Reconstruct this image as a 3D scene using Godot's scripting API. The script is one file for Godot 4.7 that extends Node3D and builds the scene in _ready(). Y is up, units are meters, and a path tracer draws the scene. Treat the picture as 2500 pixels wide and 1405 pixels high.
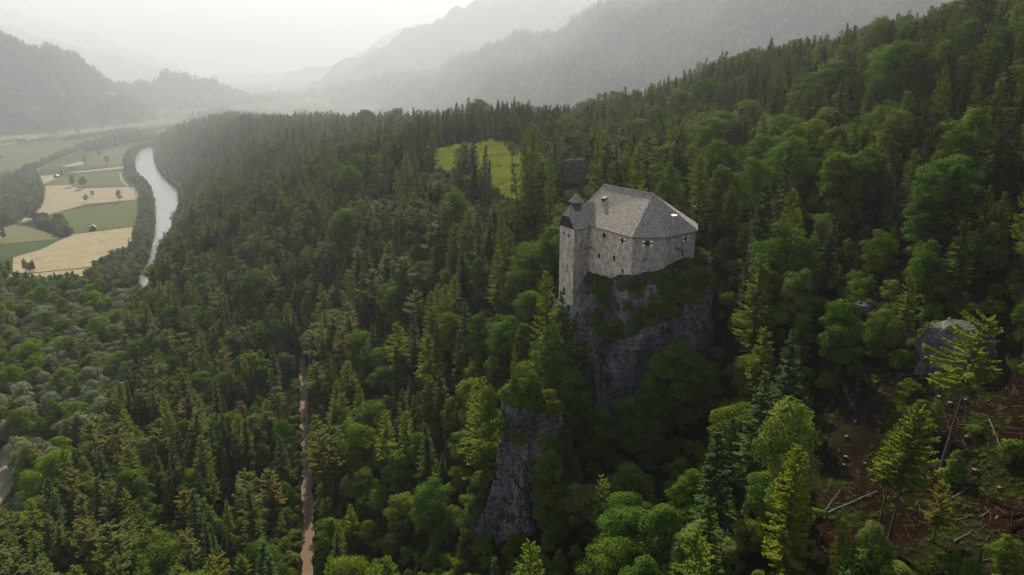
extends Node3D
# A castle on a limestone stack above a wooded slope, with a hazy river valley beyond. Metres, y up, -z away from the camera.
# In the landform functions «z» is the distance away (minus the world's z).

# ---------------------------------------------------------------- mesh helper
class MB:
	var v := PackedVector3Array()
	var c := PackedColorArray()
	var uv := PackedVector2Array()
	var has_uv := false
	func tri(a: Vector3, b: Vector3, d: Vector3, col: Color) -> void:
		v.append(a); v.append(b); v.append(d)
		c.append(col); c.append(col); c.append(col)
	func quad(a: Vector3, b: Vector3, d: Vector3, e: Vector3, col: Color) -> void:
		tri(a, b, d, col); tri(a, d, e, col)
	func quad_uv(a: Vector3, b: Vector3, d: Vector3, e: Vector3, ua: Vector2, ub: Vector2, ud: Vector2, ue: Vector2, col: Color) -> void:
		has_uv = true
		tri(a, b, d, col); tri(a, d, e, col)
		for q in [ua, ub, ud, ua, ud, ue]:
			uv.append(q)
	func box(o: Vector3, x: Vector3, y: Vector3, z: Vector3, col: Color) -> void:   # centre and three half axes
		var p := []
		for i in 8:
			p.append(o + x * (1.0 if i & 1 else -1.0) + y * (1.0 if i & 2 else -1.0) + z * (1.0 if i & 4 else -1.0))
		for f in [[0, 2, 3, 1], [4, 5, 7, 6], [0, 1, 5, 4], [2, 6, 7, 3], [0, 4, 6, 2], [1, 3, 7, 5]]:
			quad(p[f[0]], p[f[1]], p[f[2]], p[f[3]], col)
	func tube(a: Vector3, b: Vector3, r0: float, r1: float, n: int, col: Color, capped := false) -> void:
		var d := (b - a).normalized()
		var s := d.cross(Vector3(0.31, 0.2, 0.93) if absf(d.y) > 0.8 else Vector3.UP).normalized()
		var t := d.cross(s)
		for i in n:
			var k := TAU * i / n
			var l := TAU * (i + 1) / n
			var e := s * cos(k) + t * sin(k)
			var f := s * cos(l) + t * sin(l)
			quad(a + e * r0, b + e * r1, b + f * r1, a + f * r0, col)
			if capped:
				tri(b, b + f * r1, b + e * r1, col)
				tri(a, a + e * r0, a + f * r0, col)
	func slab(top: Array, down: Vector3, col: Color) -> void:   # a convex plate with thickness
		var n := top.size()
		for i in range(1, n - 1):
			tri(top[0], top[i], top[i + 1], col)
			tri(top[0] + down, top[i + 1] + down, top[i] + down, col)
		for i in n:
			var j := (i + 1) % n
			quad(top[i], top[i] + down, top[j] + down, top[j], col)
	func into(m: ArrayMesh, mat: Material) -> ArrayMesh:
		var a := []
		a.resize(Mesh.ARRAY_MAX)
		var nn := PackedVector3Array()
		nn.resize(v.size())
		for i in range(0, v.size(), 3):
			var n := (v[i + 2] - v[i]).cross(v[i + 1] - v[i]).normalized()
			nn[i] = n; nn[i + 1] = n; nn[i + 2] = n
		a[Mesh.ARRAY_VERTEX] = v
		a[Mesh.ARRAY_NORMAL] = nn
		a[Mesh.ARRAY_COLOR] = c
		if has_uv:
			uv.resize(v.size())
			a[Mesh.ARRAY_TEX_UV] = uv
		m.add_surface_from_arrays(Mesh.PRIMITIVE_TRIANGLES, a)
		m.surface_set_material(m.get_surface_count() - 1, mat)
		return m
	func mesh(mat: Material) -> ArrayMesh:
		return into(ArrayMesh.new(), mat)

var rng := RandomNumberGenerator.new()
var used := {}
var M := {}
func rf(a: float, b: float) -> float:
	return rng.randf_range(a, b)
func numbered(n: String) -> String:
	var k: int = used.get(n, 0)
	used[n] = k + 1
	return n if k == 0 else "%s_%03d" % [n, k]
func tag(o: Node, label: String, category := "", group := "", kind := "") -> void:
	if label: o.set_meta("label", label)
	if category: o.set_meta("category", category)
	if group: o.set_meta("group", group)
	if kind: o.set_meta("kind", kind)
func thing(n: String, at: Vector3, label: String, category: String, group := "", turn := 0.0) -> Node3D:
	var o := Node3D.new()
	o.name = numbered(n)
	add_child(o, true)
	o.position = at
	o.rotation.y = turn
	tag(o, label, category, group)
	return o
func part(n: String, m: Mesh, parent: Node, mat: Material = null) -> MeshInstance3D:
	var o := MeshInstance3D.new()
	o.name = n
	o.mesh = m
	if mat: o.material_override = mat
	parent.add_child(o, true)
	return o
func struct(n: String, m: Mesh, label := "") -> MeshInstance3D:
	var o := part(numbered(n), m, self)
	tag(o, label, "", "", "structure")
	return o

# ---------------------------------------------------------------- the lie of the land
var stations := {
	60.0: [Vector2(-222, 0), Vector2(-200, 5), Vector2(-100, 35), Vector2(-30, 75), Vector2(20, 105), Vector2(60, 132), Vector2(100, 152), Vector2(200, 205), Vector2(400, 300), Vector2(1200, 600)],
	110.0: [Vector2(-222, 0), Vector2(-210, 2), Vector2(-120, 20), Vector2(-70, 40), Vector2(-20, 72), Vector2(20, 94), Vector2(40, 114), Vector2(80, 132), Vector2(120, 152), Vector2(200, 205), Vector2(400, 310), Vector2(1200, 600)],
	155.0: [Vector2(-226, 0), Vector2(-214, 1), Vector2(-150, 12), Vector2(-80, 32), Vector2(-30, 62), Vector2(0, 84), Vector2(30, 95), Vector2(55, 114), Vector2(75, 130), Vector2(110, 141), Vector2(160, 172), Vector2(230, 220), Vector2(420, 320), Vector2(1200, 600)],
	180.0: [Vector2(-226, 0), Vector2(-214, 1), Vector2(-160, 11), Vector2(-100, 24), Vector2(-66, 31), Vector2(-30, 60), Vector2(0, 89), Vector2(10, 96), Vector2(25, 95), Vector2(50, 100), Vector2(62, 122), Vector2(75, 133), Vector2(105, 141), Vector2(150, 170), Vector2(220, 215), Vector2(420, 325), Vector2(1200, 600)],
	205.0: [Vector2(-228, 0), Vector2(-216, 1), Vector2(-170, 10), Vector2(-110, 22), Vector2(-71, 30), Vector2(-30, 64), Vector2(5, 102), Vector2(15, 108), Vector2(25, 102), Vector2(45, 102), Vector2(62, 133), Vector2(75, 138), Vector2(100, 142), Vector2(140, 162), Vector2(200, 202), Vector2(420, 330), Vector2(1200, 600)],
	260.0: [Vector2(-232, 0), Vector2(-222, 1), Vector2(-180, 10), Vector2(-120, 20), Vector2(-84, 30), Vector2(-40, 66), Vector2(-5, 105), Vector2(20, 126), Vector2(40, 142), Vector2(64, 146), Vector2(100, 150), Vector2(140, 160), Vector2(180, 186), Vector2(230, 214), Vector2(420, 305), Vector2(1200, 600)],
	400.0: [Vector2(-272, 0), Vector2(-262, 1), Vector2(-200, 10), Vector2(-150, 18), Vector2(-122, 30), Vector2(-70, 78), Vector2(-25, 120), Vector2(0, 131), Vector2(10, 133), Vector2(60, 138), Vector2(110, 147), Vector2(160, 168), Vector2(220, 194), Vector2(300, 220), Vector2(450, 270), Vector2(1200, 600)],
	560.0: [Vector2(-322, 0), Vector2(-312, 2), Vector2(-230, 30), Vector2(-160, 75), Vector2(-100, 114), Vector2(-60, 134), Vector2(10, 140), Vector2(70, 140), Vector2(130, 155), Vector2(190, 182), Vector2(260, 196), Vector2(350, 218), Vector2(500, 262), Vector2(1200, 600)],
	640.0: [Vector2(-330, 2), Vector2(-290, 30), Vector2(-220, 64), Vector2(-150, 102), Vector2(-100, 122), Vector2(-60, 136), Vector2(0, 142), Vector2(60, 140), Vector2(130, 156), Vector2(200, 186), Vector2(280, 200), Vector2(380, 220), Vector2(520, 264), Vector2(1200, 600)],
	760.0: [Vector2(-375, 2), Vector2(-340, 28), Vector2(-270, 70), Vector2(-190, 100), Vector2(-120, 118), Vector2(-60, 132), Vector2(0, 137), Vector2(60, 132), Vector2(130, 150), Vector2(200, 176), Vector2(280, 190), Vector2(380, 210), Vector2(520, 250), Vector2(1200, 580)],
	900.0: [Vector2(-424, 2), Vector2(-390, 24), Vector2(-330, 70), Vector2(-270, 98), Vector2(-200, 112), Vector2(-100, 118), Vector2(0, 120), Vector2(60, 112), Vector2(130, 110), Vector2(200, 118), Vector2(280, 136), Vector2(400, 182), Vector2(550, 250), Vector2(1200, 560)],
	1200.0: [Vector2(-535, 2), Vector2(-490, 50), Vector2(-430, 88), Vector2(-330, 98), Vector2(-200, 96), Vector2(-100, 86), Vector2(0, 70), Vector2(60, 58), Vector2(150, 45), Vector2(250, 58), Vector2(350, 92), Vector2(500, 165), Vector2(700, 265), Vector2(1300, 500)],
	1500.0: [Vector2(-700, 2), Vector2(-650, 54), Vector2(-590, 82), Vector2(-450, 84), Vector2(-300, 66), Vector2(-150, 36), Vector2(0, 14), Vector2(200, 10), Vector2(350, 30), Vector2(500, 100), Vector2(700, 210), Vector2(900, 310), Vector2(1400, 500)],
	1900.0: [Vector2(-915, 2), Vector2(-850, 40), Vector2(-720, 70), Vector2(-500, 45), Vector2(-300, 10), Vector2(0, 2), Vector2(350, 5), Vector2(500, 50), Vector2(750, 180), Vector2(1000, 310), Vector2(1500, 520)],
	2400.0: [Vector2(-1100, 0), Vector2(-800, 0), Vector2(0, 0), Vector2(500, 3), Vector2(700, 60), Vector2(1000, 240), Vector2(1500, 480)],
	3500.0: [Vector2(-1100, 0), Vector2(900, 0), Vector2(1200, 60), Vector2(1500, 150)],
}
var banks := {60.0: -200.0, 110.0: -210.0, 155.0: -214.0, 180.0: -214.0, 205.0: -216.0, 260.0: -222.0, 400.0: -262.0, 560.0: -312.0, 640.0: -330.0, 760.0: -375.0, 900.0: -424.0, 1200.0: -535.0, 1500.0: -700.0, 1900.0: -915.0, 2400.0: -1100.0, 3500.0: -1100.0}      # where the hill's foot lies at each of those distances
var zs := []
# crests of the mountains: points (x, z, height), steepness of the flanks
var ridges := [
	{"k": 0.55, "zmin": 1400.0, "zmax": 6370.0, "xmin": -2721.0, "xmax": 2920.0, "pts": PackedVector3Array([Vector3(-1551, 5200, -4), Vector3(-1336, 5100, 36), Vector3(-857, 4700, 130), Vector3(-677, 4500, 158), Vector3(-346, 4200, 200), Vector3(-197, 3900, 267), Vector3(98, 3500, 333), Vector3(221, 3300, 355), Vector3(387, 3100, 408), Vector3(486, 3000, 440), Vector3(629, 2700, 494), Vector3(920, 2400, 564), Vector3(1426, 2100, 624), Vector3(1750, 1900, 643)])},
	{"k": 0.6, "zmin": 4500.0, "zmax": 8285.0, "xmin": -2989.0, "xmax": 4026.0, "pts": PackedVector3Array([Vector3(-1504, 6800, 218), Vector3(-1344, 6700, 303), Vector3(-1112, 6600, 365), Vector3(-992, 6500, 362), Vector3(-824, 6400, 431), Vector3(-772, 6300, 496), Vector3(-702, 6250, 531), Vector3(-625, 6200, 504), Vector3(-507, 6100, 566), Vector3(-437, 6000, 628), Vector3(-368, 6000, 622), Vector3(-229, 6000, 669), Vector3(-92, 5900, 715), Vector3(724, 5600, 838), Vector3(2541, 5200, 891)])},
	{"k": 0.6, "zmin": 7173.0, "zmax": 11326.0, "xmin": -3925.0, "xmax": 2528.0, "pts": PackedVector3Array([Vector3(-2099, 9500, 259), Vector3(-1392, 9400, 609), Vector3(-1192, 9300, 675), Vector3(-343, 9000, 921), Vector3(701, 9000, 1096)])},
	{"k": 0.66, "zmin": 1922.0, "zmax": 5327.0, "xmin": -2525.0, "xmax": -1188.0, "pts": PackedVector3Array([Vector3(-1998, 2450, 348), Vector3(-1884, 2550, 329), Vector3(-1792, 2700, 283), Vector3(-1783, 2720, 263), Vector3(-1831, 2900, 246), Vector3(-1811, 2950, 243), Vector3(-1807, 3000, 235), Vector3(-1829, 3100, 198), Vector3(-1853, 3300, 162), Vector3(-1851, 3400, 145), Vector3(-1850, 3700, 118), Vector3(-1874, 4000, 105), Vector3(-1884, 4100, 128), Vector3(-1846, 4200, 146), Vector3(-1824, 4300, 118), Vector3(-1774, 4350, 124), Vector3(-1728, 4500, 100), Vector3(-1732, 4700, 66), Vector3(-1716, 4800, 31)])},
	{"k": 0.45, "zmin": 6136.0, "zmax": 10263.0, "xmin": -8006.0, "xmax": -2172.0, "pts": PackedVector3Array([Vector3(-6342, 7800, 748), Vector3(-5277, 8000, 604), Vector3(-5036, 8000, 544), Vector3(-4579, 8200, 409), Vector3(-4264, 8400, 286), Vector3(-3836, 8600, 121)])},
	{"k": 0.5, "zmin": 8500.0, "zmax": 14190.0, "xmin": -11453.0, "xmax": -2332.0, "pts": PackedVector3Array([Vector3(-8862, 11000, 1295), Vector3(-7338, 11200, 1015), Vector3(-6782, 11200, 849), Vector3(-6046, 11300, 630), Vector3(-5346, 11500, 318), Vector3(-4922, 11600, 117)])},
	{"k": 0.5, "zmin": 8770.0, "zmax": 9729.0, "xmin": -3077.0, "xmax": -1744.0, "pts": PackedVector3Array([Vector3(-2647, 9300, 133), Vector3(-2441, 9200, 191), Vector3(-2375, 9200, 214), Vector3(-2293, 9200, 191), Vector3(-2174, 9200, 134)])},
	{"k": 0.3, "zmin": 10556.0, "zmax": 12443.0, "xmin": -5154.0, "xmax": -2214.0, "pts": PackedVector3Array([Vector3(-4710, 12000, 77), Vector3(-4192, 12000, 89), Vector3(-3487, 11800, 103), Vector3(-2658, 11000, 133)])}
]
var fb := FastNoiseLite.new()
var fb2 := FastNoiseLite.new()
var cells := FastNoiseLite.new()
var road := [Vector3(-64.65, 192, 33.61), Vector3(-71.11, 213, 31.46), Vector3(-80.39, 250, 31.87), Vector3(-91.58, 290, 32.64), Vector3(-103.79, 332, 33.21), Vector3(-119.38, 385, 29.96), Vector3(-125.81, 407, 31.16)]
func prof(s: Array, x: float) -> float:
	var n: int = s.size()
	var a: Vector2 = s[0]
	if x <= a.x:
		return a.y * maxf(0.0, 1.0 - (a.x - x) / 9.0)
	for i in range(1, n):
		var b: Vector2 = s[i]
		if x <= b.x:
			var t := (x - a.x) / (b.x - a.x)
			return a.y + (b.y - a.y) * t
		a = b
	return a.y
func near_h(x: float, z: float) -> float:
	if z <= zs[0]:
		return prof(stations[zs[0]], x)
	for i in range(1, zs.size()):
		if z <= zs[i]:
			var t: float = (z - zs[i - 1]) / (zs[i] - zs[i - 1])
			if x >= 0.0:
				return lerpf(prof(stations[zs[i - 1]], x), prof(stations[zs[i]], x), t)
			var ba: float = banks[zs[i - 1]]
			var bb: float = banks[zs[i]]
			var q := x / lerpf(ba, bb, t)
			return lerpf(prof(stations[zs[i - 1]], q * ba), prof(stations[zs[i]], q * bb), t)
	var f := maxf(0.0, 1.0 - (z - zs[-1]) / 800.0)
	return 0.0 if f == 0.0 else prof(stations[zs[-1]], x) * f
func ridge_h(x: float, z: float) -> float:
	var best := 0.0
	var p := Vector2(x, z)
	for r in ridges:
		if z < r.zmin or z > r.zmax or x < r.xmin or x > r.xmax:
			continue
		var pts: PackedVector3Array = r.pts
		var h := 0.0
		for i in pts.size() - 1:
			var a := Vector2(pts[i].x, pts[i].y)
			var ab := Vector2(pts[i + 1].x, pts[i + 1].y) - a
			var t := clampf((p - a).dot(ab) / ab.length_squared(), 0.0, 1.0)
			h = maxf(h, lerpf(pts[i].z, pts[i + 1].z, t) - r.k * (p - a - ab * t).length())
		if h > best:
			best = h
	return best
func ground(x: float, z: float) -> float:
	var h := near_h(x, z)
	if z > 1300.0 or absf(x) > 1100.0:
		var r := ridge_h(x, z)
		if r > 1.0:
			var w := minf(1.0, r / 120.0)
			r += w * (fb.get_noise_2d(x * 0.22, z * 0.22) * 90.0 + fb2.get_noise_2d(x, z) * 22.0)
		h = maxf(h, r)
	else:
		var dx := absf(x - 38.0) + absf(z - 212.0)
		var amp := clampf((h - 2.5) / 20.0, 0.0, 1.0) * clampf(dx / 60.0, 0.25, 1.0)
		h += amp * (fb.get_noise_2d(x, z) * 4.5 + fb2.get_noise_2d(x, z) * 1.2)
	if z < 480.0 and x < 0.0:                                  # the forest track is cut level into the slope
		for i in road.size() - 1:
			var a: Vector3 = road[i]
			var b: Vector3 = road[i + 1]
			if z >= a.y and z <= b.y:
				var t := (z - a.y) / (b.y - a.y)
				var d := absf(x - lerpf(a.x, b.x, t))
				h = lerpf(lerpf(a.z, b.z, t), h, smoothstep(2.6, 7.0, d))
	return h
# the ground sheet: rings and spokes, finer near by
const R0 := 24.0
const RF := 1.0175
const NR := 372
const NA := 460
const A0 := -1.15
const DA := 2.3 / 460.0
var hs := PackedFloat32Array()
func gh(x: float, z: float) -> float:
	var r := sqrt(x * x + z * z)
	var fr := clampf(log(r / R0) / log(RF), 0.0, NR - 0.001)
	var fa := clampf((atan2(x, z) - A0) / DA, 0.0, NA - 0.001)
	var i := int(fr)
	var j := int(fa)
	var k := i * (NA + 1) + j
	return lerpf(lerpf(hs[k], hs[k + 1], fa - j), lerpf(hs[k + NA + 1], hs[k + NA + 2], fa - j), fr - i)
func at(x: float, z: float, up := 0.0) -> Vector3:
	return Vector3(x, gh(x, z) + up, -z)
func in_poly(x: float, z: float, poly: PackedVector2Array) -> bool:
	return Geometry2D.is_point_in_polygon(Vector2(x, z), poly)
var clearing := PackedVector2Array([Vector2(70.14, 158), Vector2(77.92, 154), Vector2(88.14, 153), Vector2(91.71, 148), Vector2(92.34, 140), Vector2(98.58, 136), Vector2(105.42, 137), Vector2(99.25, 121), Vector2(72.74, 82), Vector2(63.03, 90), Vector2(49.85, 101), Vector2(54.69, 121), Vector2(65.87, 146)])
var meadow := PackedVector2Array([Vector2(3.3, 386), Vector2(-18.2, 455), Vector2(-57, 535), Vector2(-74, 590), Vector2(-72, 618), Vector2(-46, 625), Vector2(-17, 620), Vector2(4, 589), Vector2(8.5, 511), Vector2(7.5, 446), Vector2(6, 397)])
func ground_color(x: float, z: float, h: float, steep: float) -> Color:
	var n := fb2.get_noise_2d(x * 0.5 + 900.0, z * 0.5)
	if z > 1500.0 or absf(x) > 1000.0:
		if x < -0.2 * z and h > 3.0 and h < 170.0 and fb.get_noise_2d(x * 0.9 + 77.0, z * 0.9) > 0.02 + h * 0.0022:
			return Color(0.10, 0.13, 0.045)
		if h > 12.0:
			return Color(0.036, 0.05, 0.03).lerp(Color(0.07, 0.085, 0.035), clampf(fb.get_noise_2d(x * 0.6 + 500.0, z * 0.6) * 1.6, 0.0, 1.0))
		var q := cells.get_noise_2d(x, z * 0.45)
		if q > 0.35: return Color(0.19, 0.18, 0.09)
		if q > -0.1: return Color(0.11, 0.145, 0.05)
		if q > -0.35: return Color(0.09, 0.13, 0.045)
		return Color(0.05, 0.07, 0.035)
	if h < 1.8 and x < -150.0:
		return Color(0.065, 0.09, 0.03).lerp(Color(0.09, 0.105, 0.04), clampf(0.5 + n, 0.0, 1.0))
	var soil := Color(0.013, 0.0085, 0.0058).lerp(Color(0.020, 0.013, 0.0085), clampf(0.5 + n * 1.3, 0.0, 1.0))
	var moss := Color(0.022, 0.030, 0.009)
	var m := fb2.get_noise_2d(x * 2.1 - 300.0, z * 2.1)
	return soil.lerp(moss, clampf(m * 2.2 + (0.1 if in_poly(x, z, clearing) else 0.45), 0.0, 1.0))
func build_ground() -> void:
	var n := NA + 1
	hs.resize((NR + 1) * n)
	var v := PackedVector3Array(); v.resize(hs.size())
	var nn := PackedVector3Array(); nn.resize(hs.size())
	var cc := PackedColorArray(); cc.resize(hs.size())
	for i in NR + 1:
		var r := R0 * pow(RF, i)
		for j in n:
			var a := A0 + DA * j
			var x := r * sin(a)
			var z := r * cos(a)
			var h := ground(x, z)
			hs[i * n + j] = h
			v[i * n + j] = Vector3(x, h, -z)
	for i in NR + 1:
		for j in n:
			var k := i * n + j
			var du := v[k + (n if i < NR else 0)] - v[k - (n if i > 0 else 0)]
			var ds := v[k + (1 if j < NA else 0)] - v[k - (1 if j > 0 else 0)]
			nn[k] = ds.cross(du).normalized()
			if nn[k].y < 0.0: nn[k] = -nn[k]
			cc[k] = ground_color(v[k].x, -v[k].z, v[k].y, nn[k].y)
	var idx := PackedInt32Array(); idx.resize(NR * NA * 6)
	var q := 0
	for i in NR:
		for j in NA:
			var k := i * n + j
			for e in [k, k + n, k + 1, k + 1, k + n, k + n + 1]:
				idx[q] = e
				q += 1
	var a := []
	a.resize(Mesh.ARRAY_MAX)
	a[Mesh.ARRAY_VERTEX] = v; a[Mesh.ARRAY_NORMAL] = nn; a[Mesh.ARRAY_COLOR] = cc; a[Mesh.ARRAY_INDEX] = idx
	var m := ArrayMesh.new()
	m.add_surface_from_arrays(Mesh.PRIMITIVE_TRIANGLES, a)
	m.surface_set_material(0, M.ground)
	struct("terrain", m, "wooded slopes, valley floor and hazy mountains")

# ---------------------------------------------------------------- materials
func noise_tex(freq: float, lo: float, hi: float, sd: int, oct := 5, size := 512, normal := false) -> Texture2D:
	var f := FastNoiseLite.new()
	f.seed = sd
	f.noise_type = FastNoiseLite.TYPE_SIMPLEX_SMOOTH
	f.frequency = freq
	f.fractal_octaves = oct
	var t := NoiseTexture2D.new()
	t.width = size; t.height = size
	t.seamless = true
	t.noise = f
	if normal:
		t.as_normal_map = true
		t.bump_strength = 5.0
	else:
		var g := Gradient.new()
		g.set_color(0, Color(lo, lo, lo)); g.set_color(1, Color(hi, hi, hi))
		t.color_ramp = g
	return t
func mat(rough := 0.9, col := Color.WHITE, spec := 0.3) -> StandardMaterial3D:
	var m := StandardMaterial3D.new()
	m.roughness = rough
	m.albedo_color = col
	m.metallic_specular = spec
	m.vertex_color_use_as_albedo = true
	return m
func lin(r: float, g: float, b: float) -> Color:
	return Color(r, g, b).linear_to_srgb()
func leaf_mat(back: Color, tint := Color.WHITE, rough := 0.8, spec := 0.1) -> StandardMaterial3D:
	var m := mat(rough, tint, spec)
	m.cull_mode = BaseMaterial3D.CULL_DISABLED
	m.backlight_enabled = true
	m.backlight = back
	return m
func triplanar(m: StandardMaterial3D, tex: Texture2D, scale: float, bump: Texture2D = null, cm := 10.0) -> StandardMaterial3D:
	m.albedo_texture = tex
	m.uv1_triplanar = true
	m.uv1_world_triplanar = true
	m.uv1_scale = Vector3.ONE * scale
	if bump:
		m.heightmap_enabled = true
		m.heightmap_texture = bump
		m.heightmap_scale = cm
	return m
func plaster_image() -> ImageTexture:
	# old lime plaster: pale ground, grey weathering, rain streaks, patches where the rubble masonry shows through
	var s := 768
	var im := Image.create(s, s, false, Image.FORMAT_RGB8)
	var n1 := FastNoiseLite.new(); n1.seed = 3; n1.frequency = 0.006; n1.fractal_octaves = 5
	var n2 := FastNoiseLite.new(); n2.seed = 8; n2.frequency = 0.03; n2.fractal_octaves = 4
	var n3 := FastNoiseLite.new(); n3.seed = 21; n3.noise_type = FastNoiseLite.TYPE_CELLULAR; n3.frequency = 0.055; n3.cellular_return_type = FastNoiseLite.RETURN_DISTANCE2_SUB
	var n4 := FastNoiseLite.new(); n4.seed = 33; n4.frequency = 0.02; n4.fractal_octaves = 3
	for y in s:
		for x in s:
			var a := n1.get_noise_2d(x, y)
			var b := n2.get_noise_2d(x, y)
			var streak := n4.get_noise_2d(x * 1.3, y * 0.14)
			var g := 0.80 + a * 0.20 + b * 0.10 + minf(0.0, streak + 0.1) * 0.22
			var bare := smoothstep(0.32, 0.44, n1.get_noise_2d(x * 1.4 + 900.0, y * 1.4) + b * 0.4)
			var st := 0.42 + 0.25 * clampf(n3.get_noise_2d(x, y) + 1.0, 0.0, 1.0) + b * 0.12
			g = lerpf(g, st, bare * 0.55)
			var warm := 0.02 + 0.02 * a
			im.set_pixel(x, y, Color(clampf(g + warm, 0.1, 1.0), clampf(g, 0.1, 1.0), clampf(g - warm * 1.4, 0.1, 1.0)))
	return ImageTexture.create_from_image(im)
func row_image(a: Color, b: Color, green: Color, sd: int) -> ImageTexture:
	# mown or drilled rows of a field, some of them greener
	var im := Image.create(256, 256, false, Image.FORMAT_RGB8)
	var n := FastNoiseLite.new(); n.seed = sd; n.frequency = 0.02; n.fractal_octaves = 4
	for y in 256:
		for x in 256:
			var k := 0.5 + 0.5 * sin(x * TAU * 7.0 / 256.0 + n.get_noise_2d(x, y) * 1.5)
			var c := a.lerp(b, clampf(k * 0.75 + n.get_noise_2d(x * 2.0, y * 0.7) * 0.8, 0.0, 1.0))
			c = c.lerp(green, smoothstep(0.18, 0.5, n.get_noise_2d(x * 1.3 + 700.0, y * 0.35)) * 0.6)
			im.set_pixel(x, y, c.linear_to_srgb())
	return ImageTexture.create_from_image(im)
func materials() -> void:
	M.grey = noise_tex(0.012, 0.55, 1.0, 5)
	M.fine = noise_tex(0.05, 0.45, 1.0, 11)
	M.ground = triplanar(mat(1.0, Color.WHITE, 0.03), M.grey, 0.11, M.fine, 25.0)
	M.far_ground = mat(0.95)
	M.rock = triplanar(mat(0.9, Color.WHITE, 0.2), noise_tex(0.014, 0.35, 1.0, 9, 6), 0.09, noise_tex(0.03, 0.0, 1.0, 17, 6), 60.0)
	M.plaster = mat(0.92)
	M.plaster.albedo_texture = plaster_image()
	M.plaster.uv1_scale = Vector3(1.0 / 13.0, 1.0 / 13.0, 1.0)
	M.masonry = triplanar(mat(0.95), noise_tex(0.04, 0.4, 1.0, 27), 0.25, M.fine, 12.0)
	M.wood = triplanar(mat(0.85), noise_tex(0.03, 0.6, 1.0, 14), 0.6)
	M.shingle = mat(0.8, Color.WHITE, 0.35)
	M.paint = mat(0.55)
	M.dark = mat(0.6)
	M.metal = mat(0.45, Color.WHITE, 0.5)
	M.metal.metallic = 0.6
	M.glass = mat(0.15, Color.WHITE, 0.5)
	M.bark = triplanar(mat(0.95), noise_tex(0.06, 0.5, 1.0, 41), 0.5)
	M.gravel = triplanar(mat(0.95), M.fine, 0.3)
	M.water = mat(0.14, lin(0.15, 0.17, 0.163), 0.5)
	M.water.normal_enabled = true
	M.water.normal_texture = noise_tex(0.03, 0, 1, 60, 4, 512, true)
	M.water.normal_scale = 0.35
	M.water.uv1_triplanar = true
	M.water.uv1_world_triplanar = true
	M.water.uv1_scale = Vector3.ONE * 0.05
	M.meadow = triplanar(mat(0.95, Color.WHITE, 0.02), noise_tex(0.03, 0.62, 1.0, 44), 0.12, M.fine, 12.0)
	# foliage: albedo comes from the vertex colours; three tints of each kind
	var broad := Color(0.72, 0.86, 0.15)
	var cone := Color(0.4, 0.46, 0.09)
	M.leaf = {
		"spruce": [leaf_mat(cone), leaf_mat(cone, Color(0.86, 0.9, 0.95)), leaf_mat(cone, Color(0.98, 0.95, 0.8))],
		"pine": [leaf_mat(cone), leaf_mat(cone, Color(1.0, 0.92, 0.8)), leaf_mat(cone, Color(0.9, 0.97, 0.92))],
		"larch": [leaf_mat(Color(0.74, 0.82, 0.14)), leaf_mat(Color(0.74, 0.82, 0.14), Color(0.9, 0.95, 0.9)), leaf_mat(Color(0.74, 0.82, 0.14), Color(1.0, 0.96, 0.78))],
		"beech": [leaf_mat(broad), leaf_mat(broad, Color(0.88, 0.94, 0.9)), leaf_mat(broad, Color(1.0, 0.97, 0.75))],
		"maple": [leaf_mat(broad), leaf_mat(broad, Color(0.9, 0.94, 1.0)), leaf_mat(broad, Color(1.0, 0.95, 0.8))],
		"willow": [leaf_mat(Color(0.3, 0.36, 0.2)), leaf_mat(Color(0.3, 0.36, 0.2), Color(0.88, 0.95, 0.9)), leaf_mat(Color(0.3, 0.36, 0.2), Color(1.0, 0.97, 0.9))],
		"poplar": [leaf_mat(broad), leaf_mat(broad, Color(0.92, 0.96, 0.9)), leaf_mat(broad)],
		"snag": [M.bark, M.bark, M.bark],
		"shrub": [leaf_mat(broad), leaf_mat(broad, Color(0.86, 0.9, 0.9)), leaf_mat(broad, Color(1.0, 0.95, 0.7))],
	}

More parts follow.
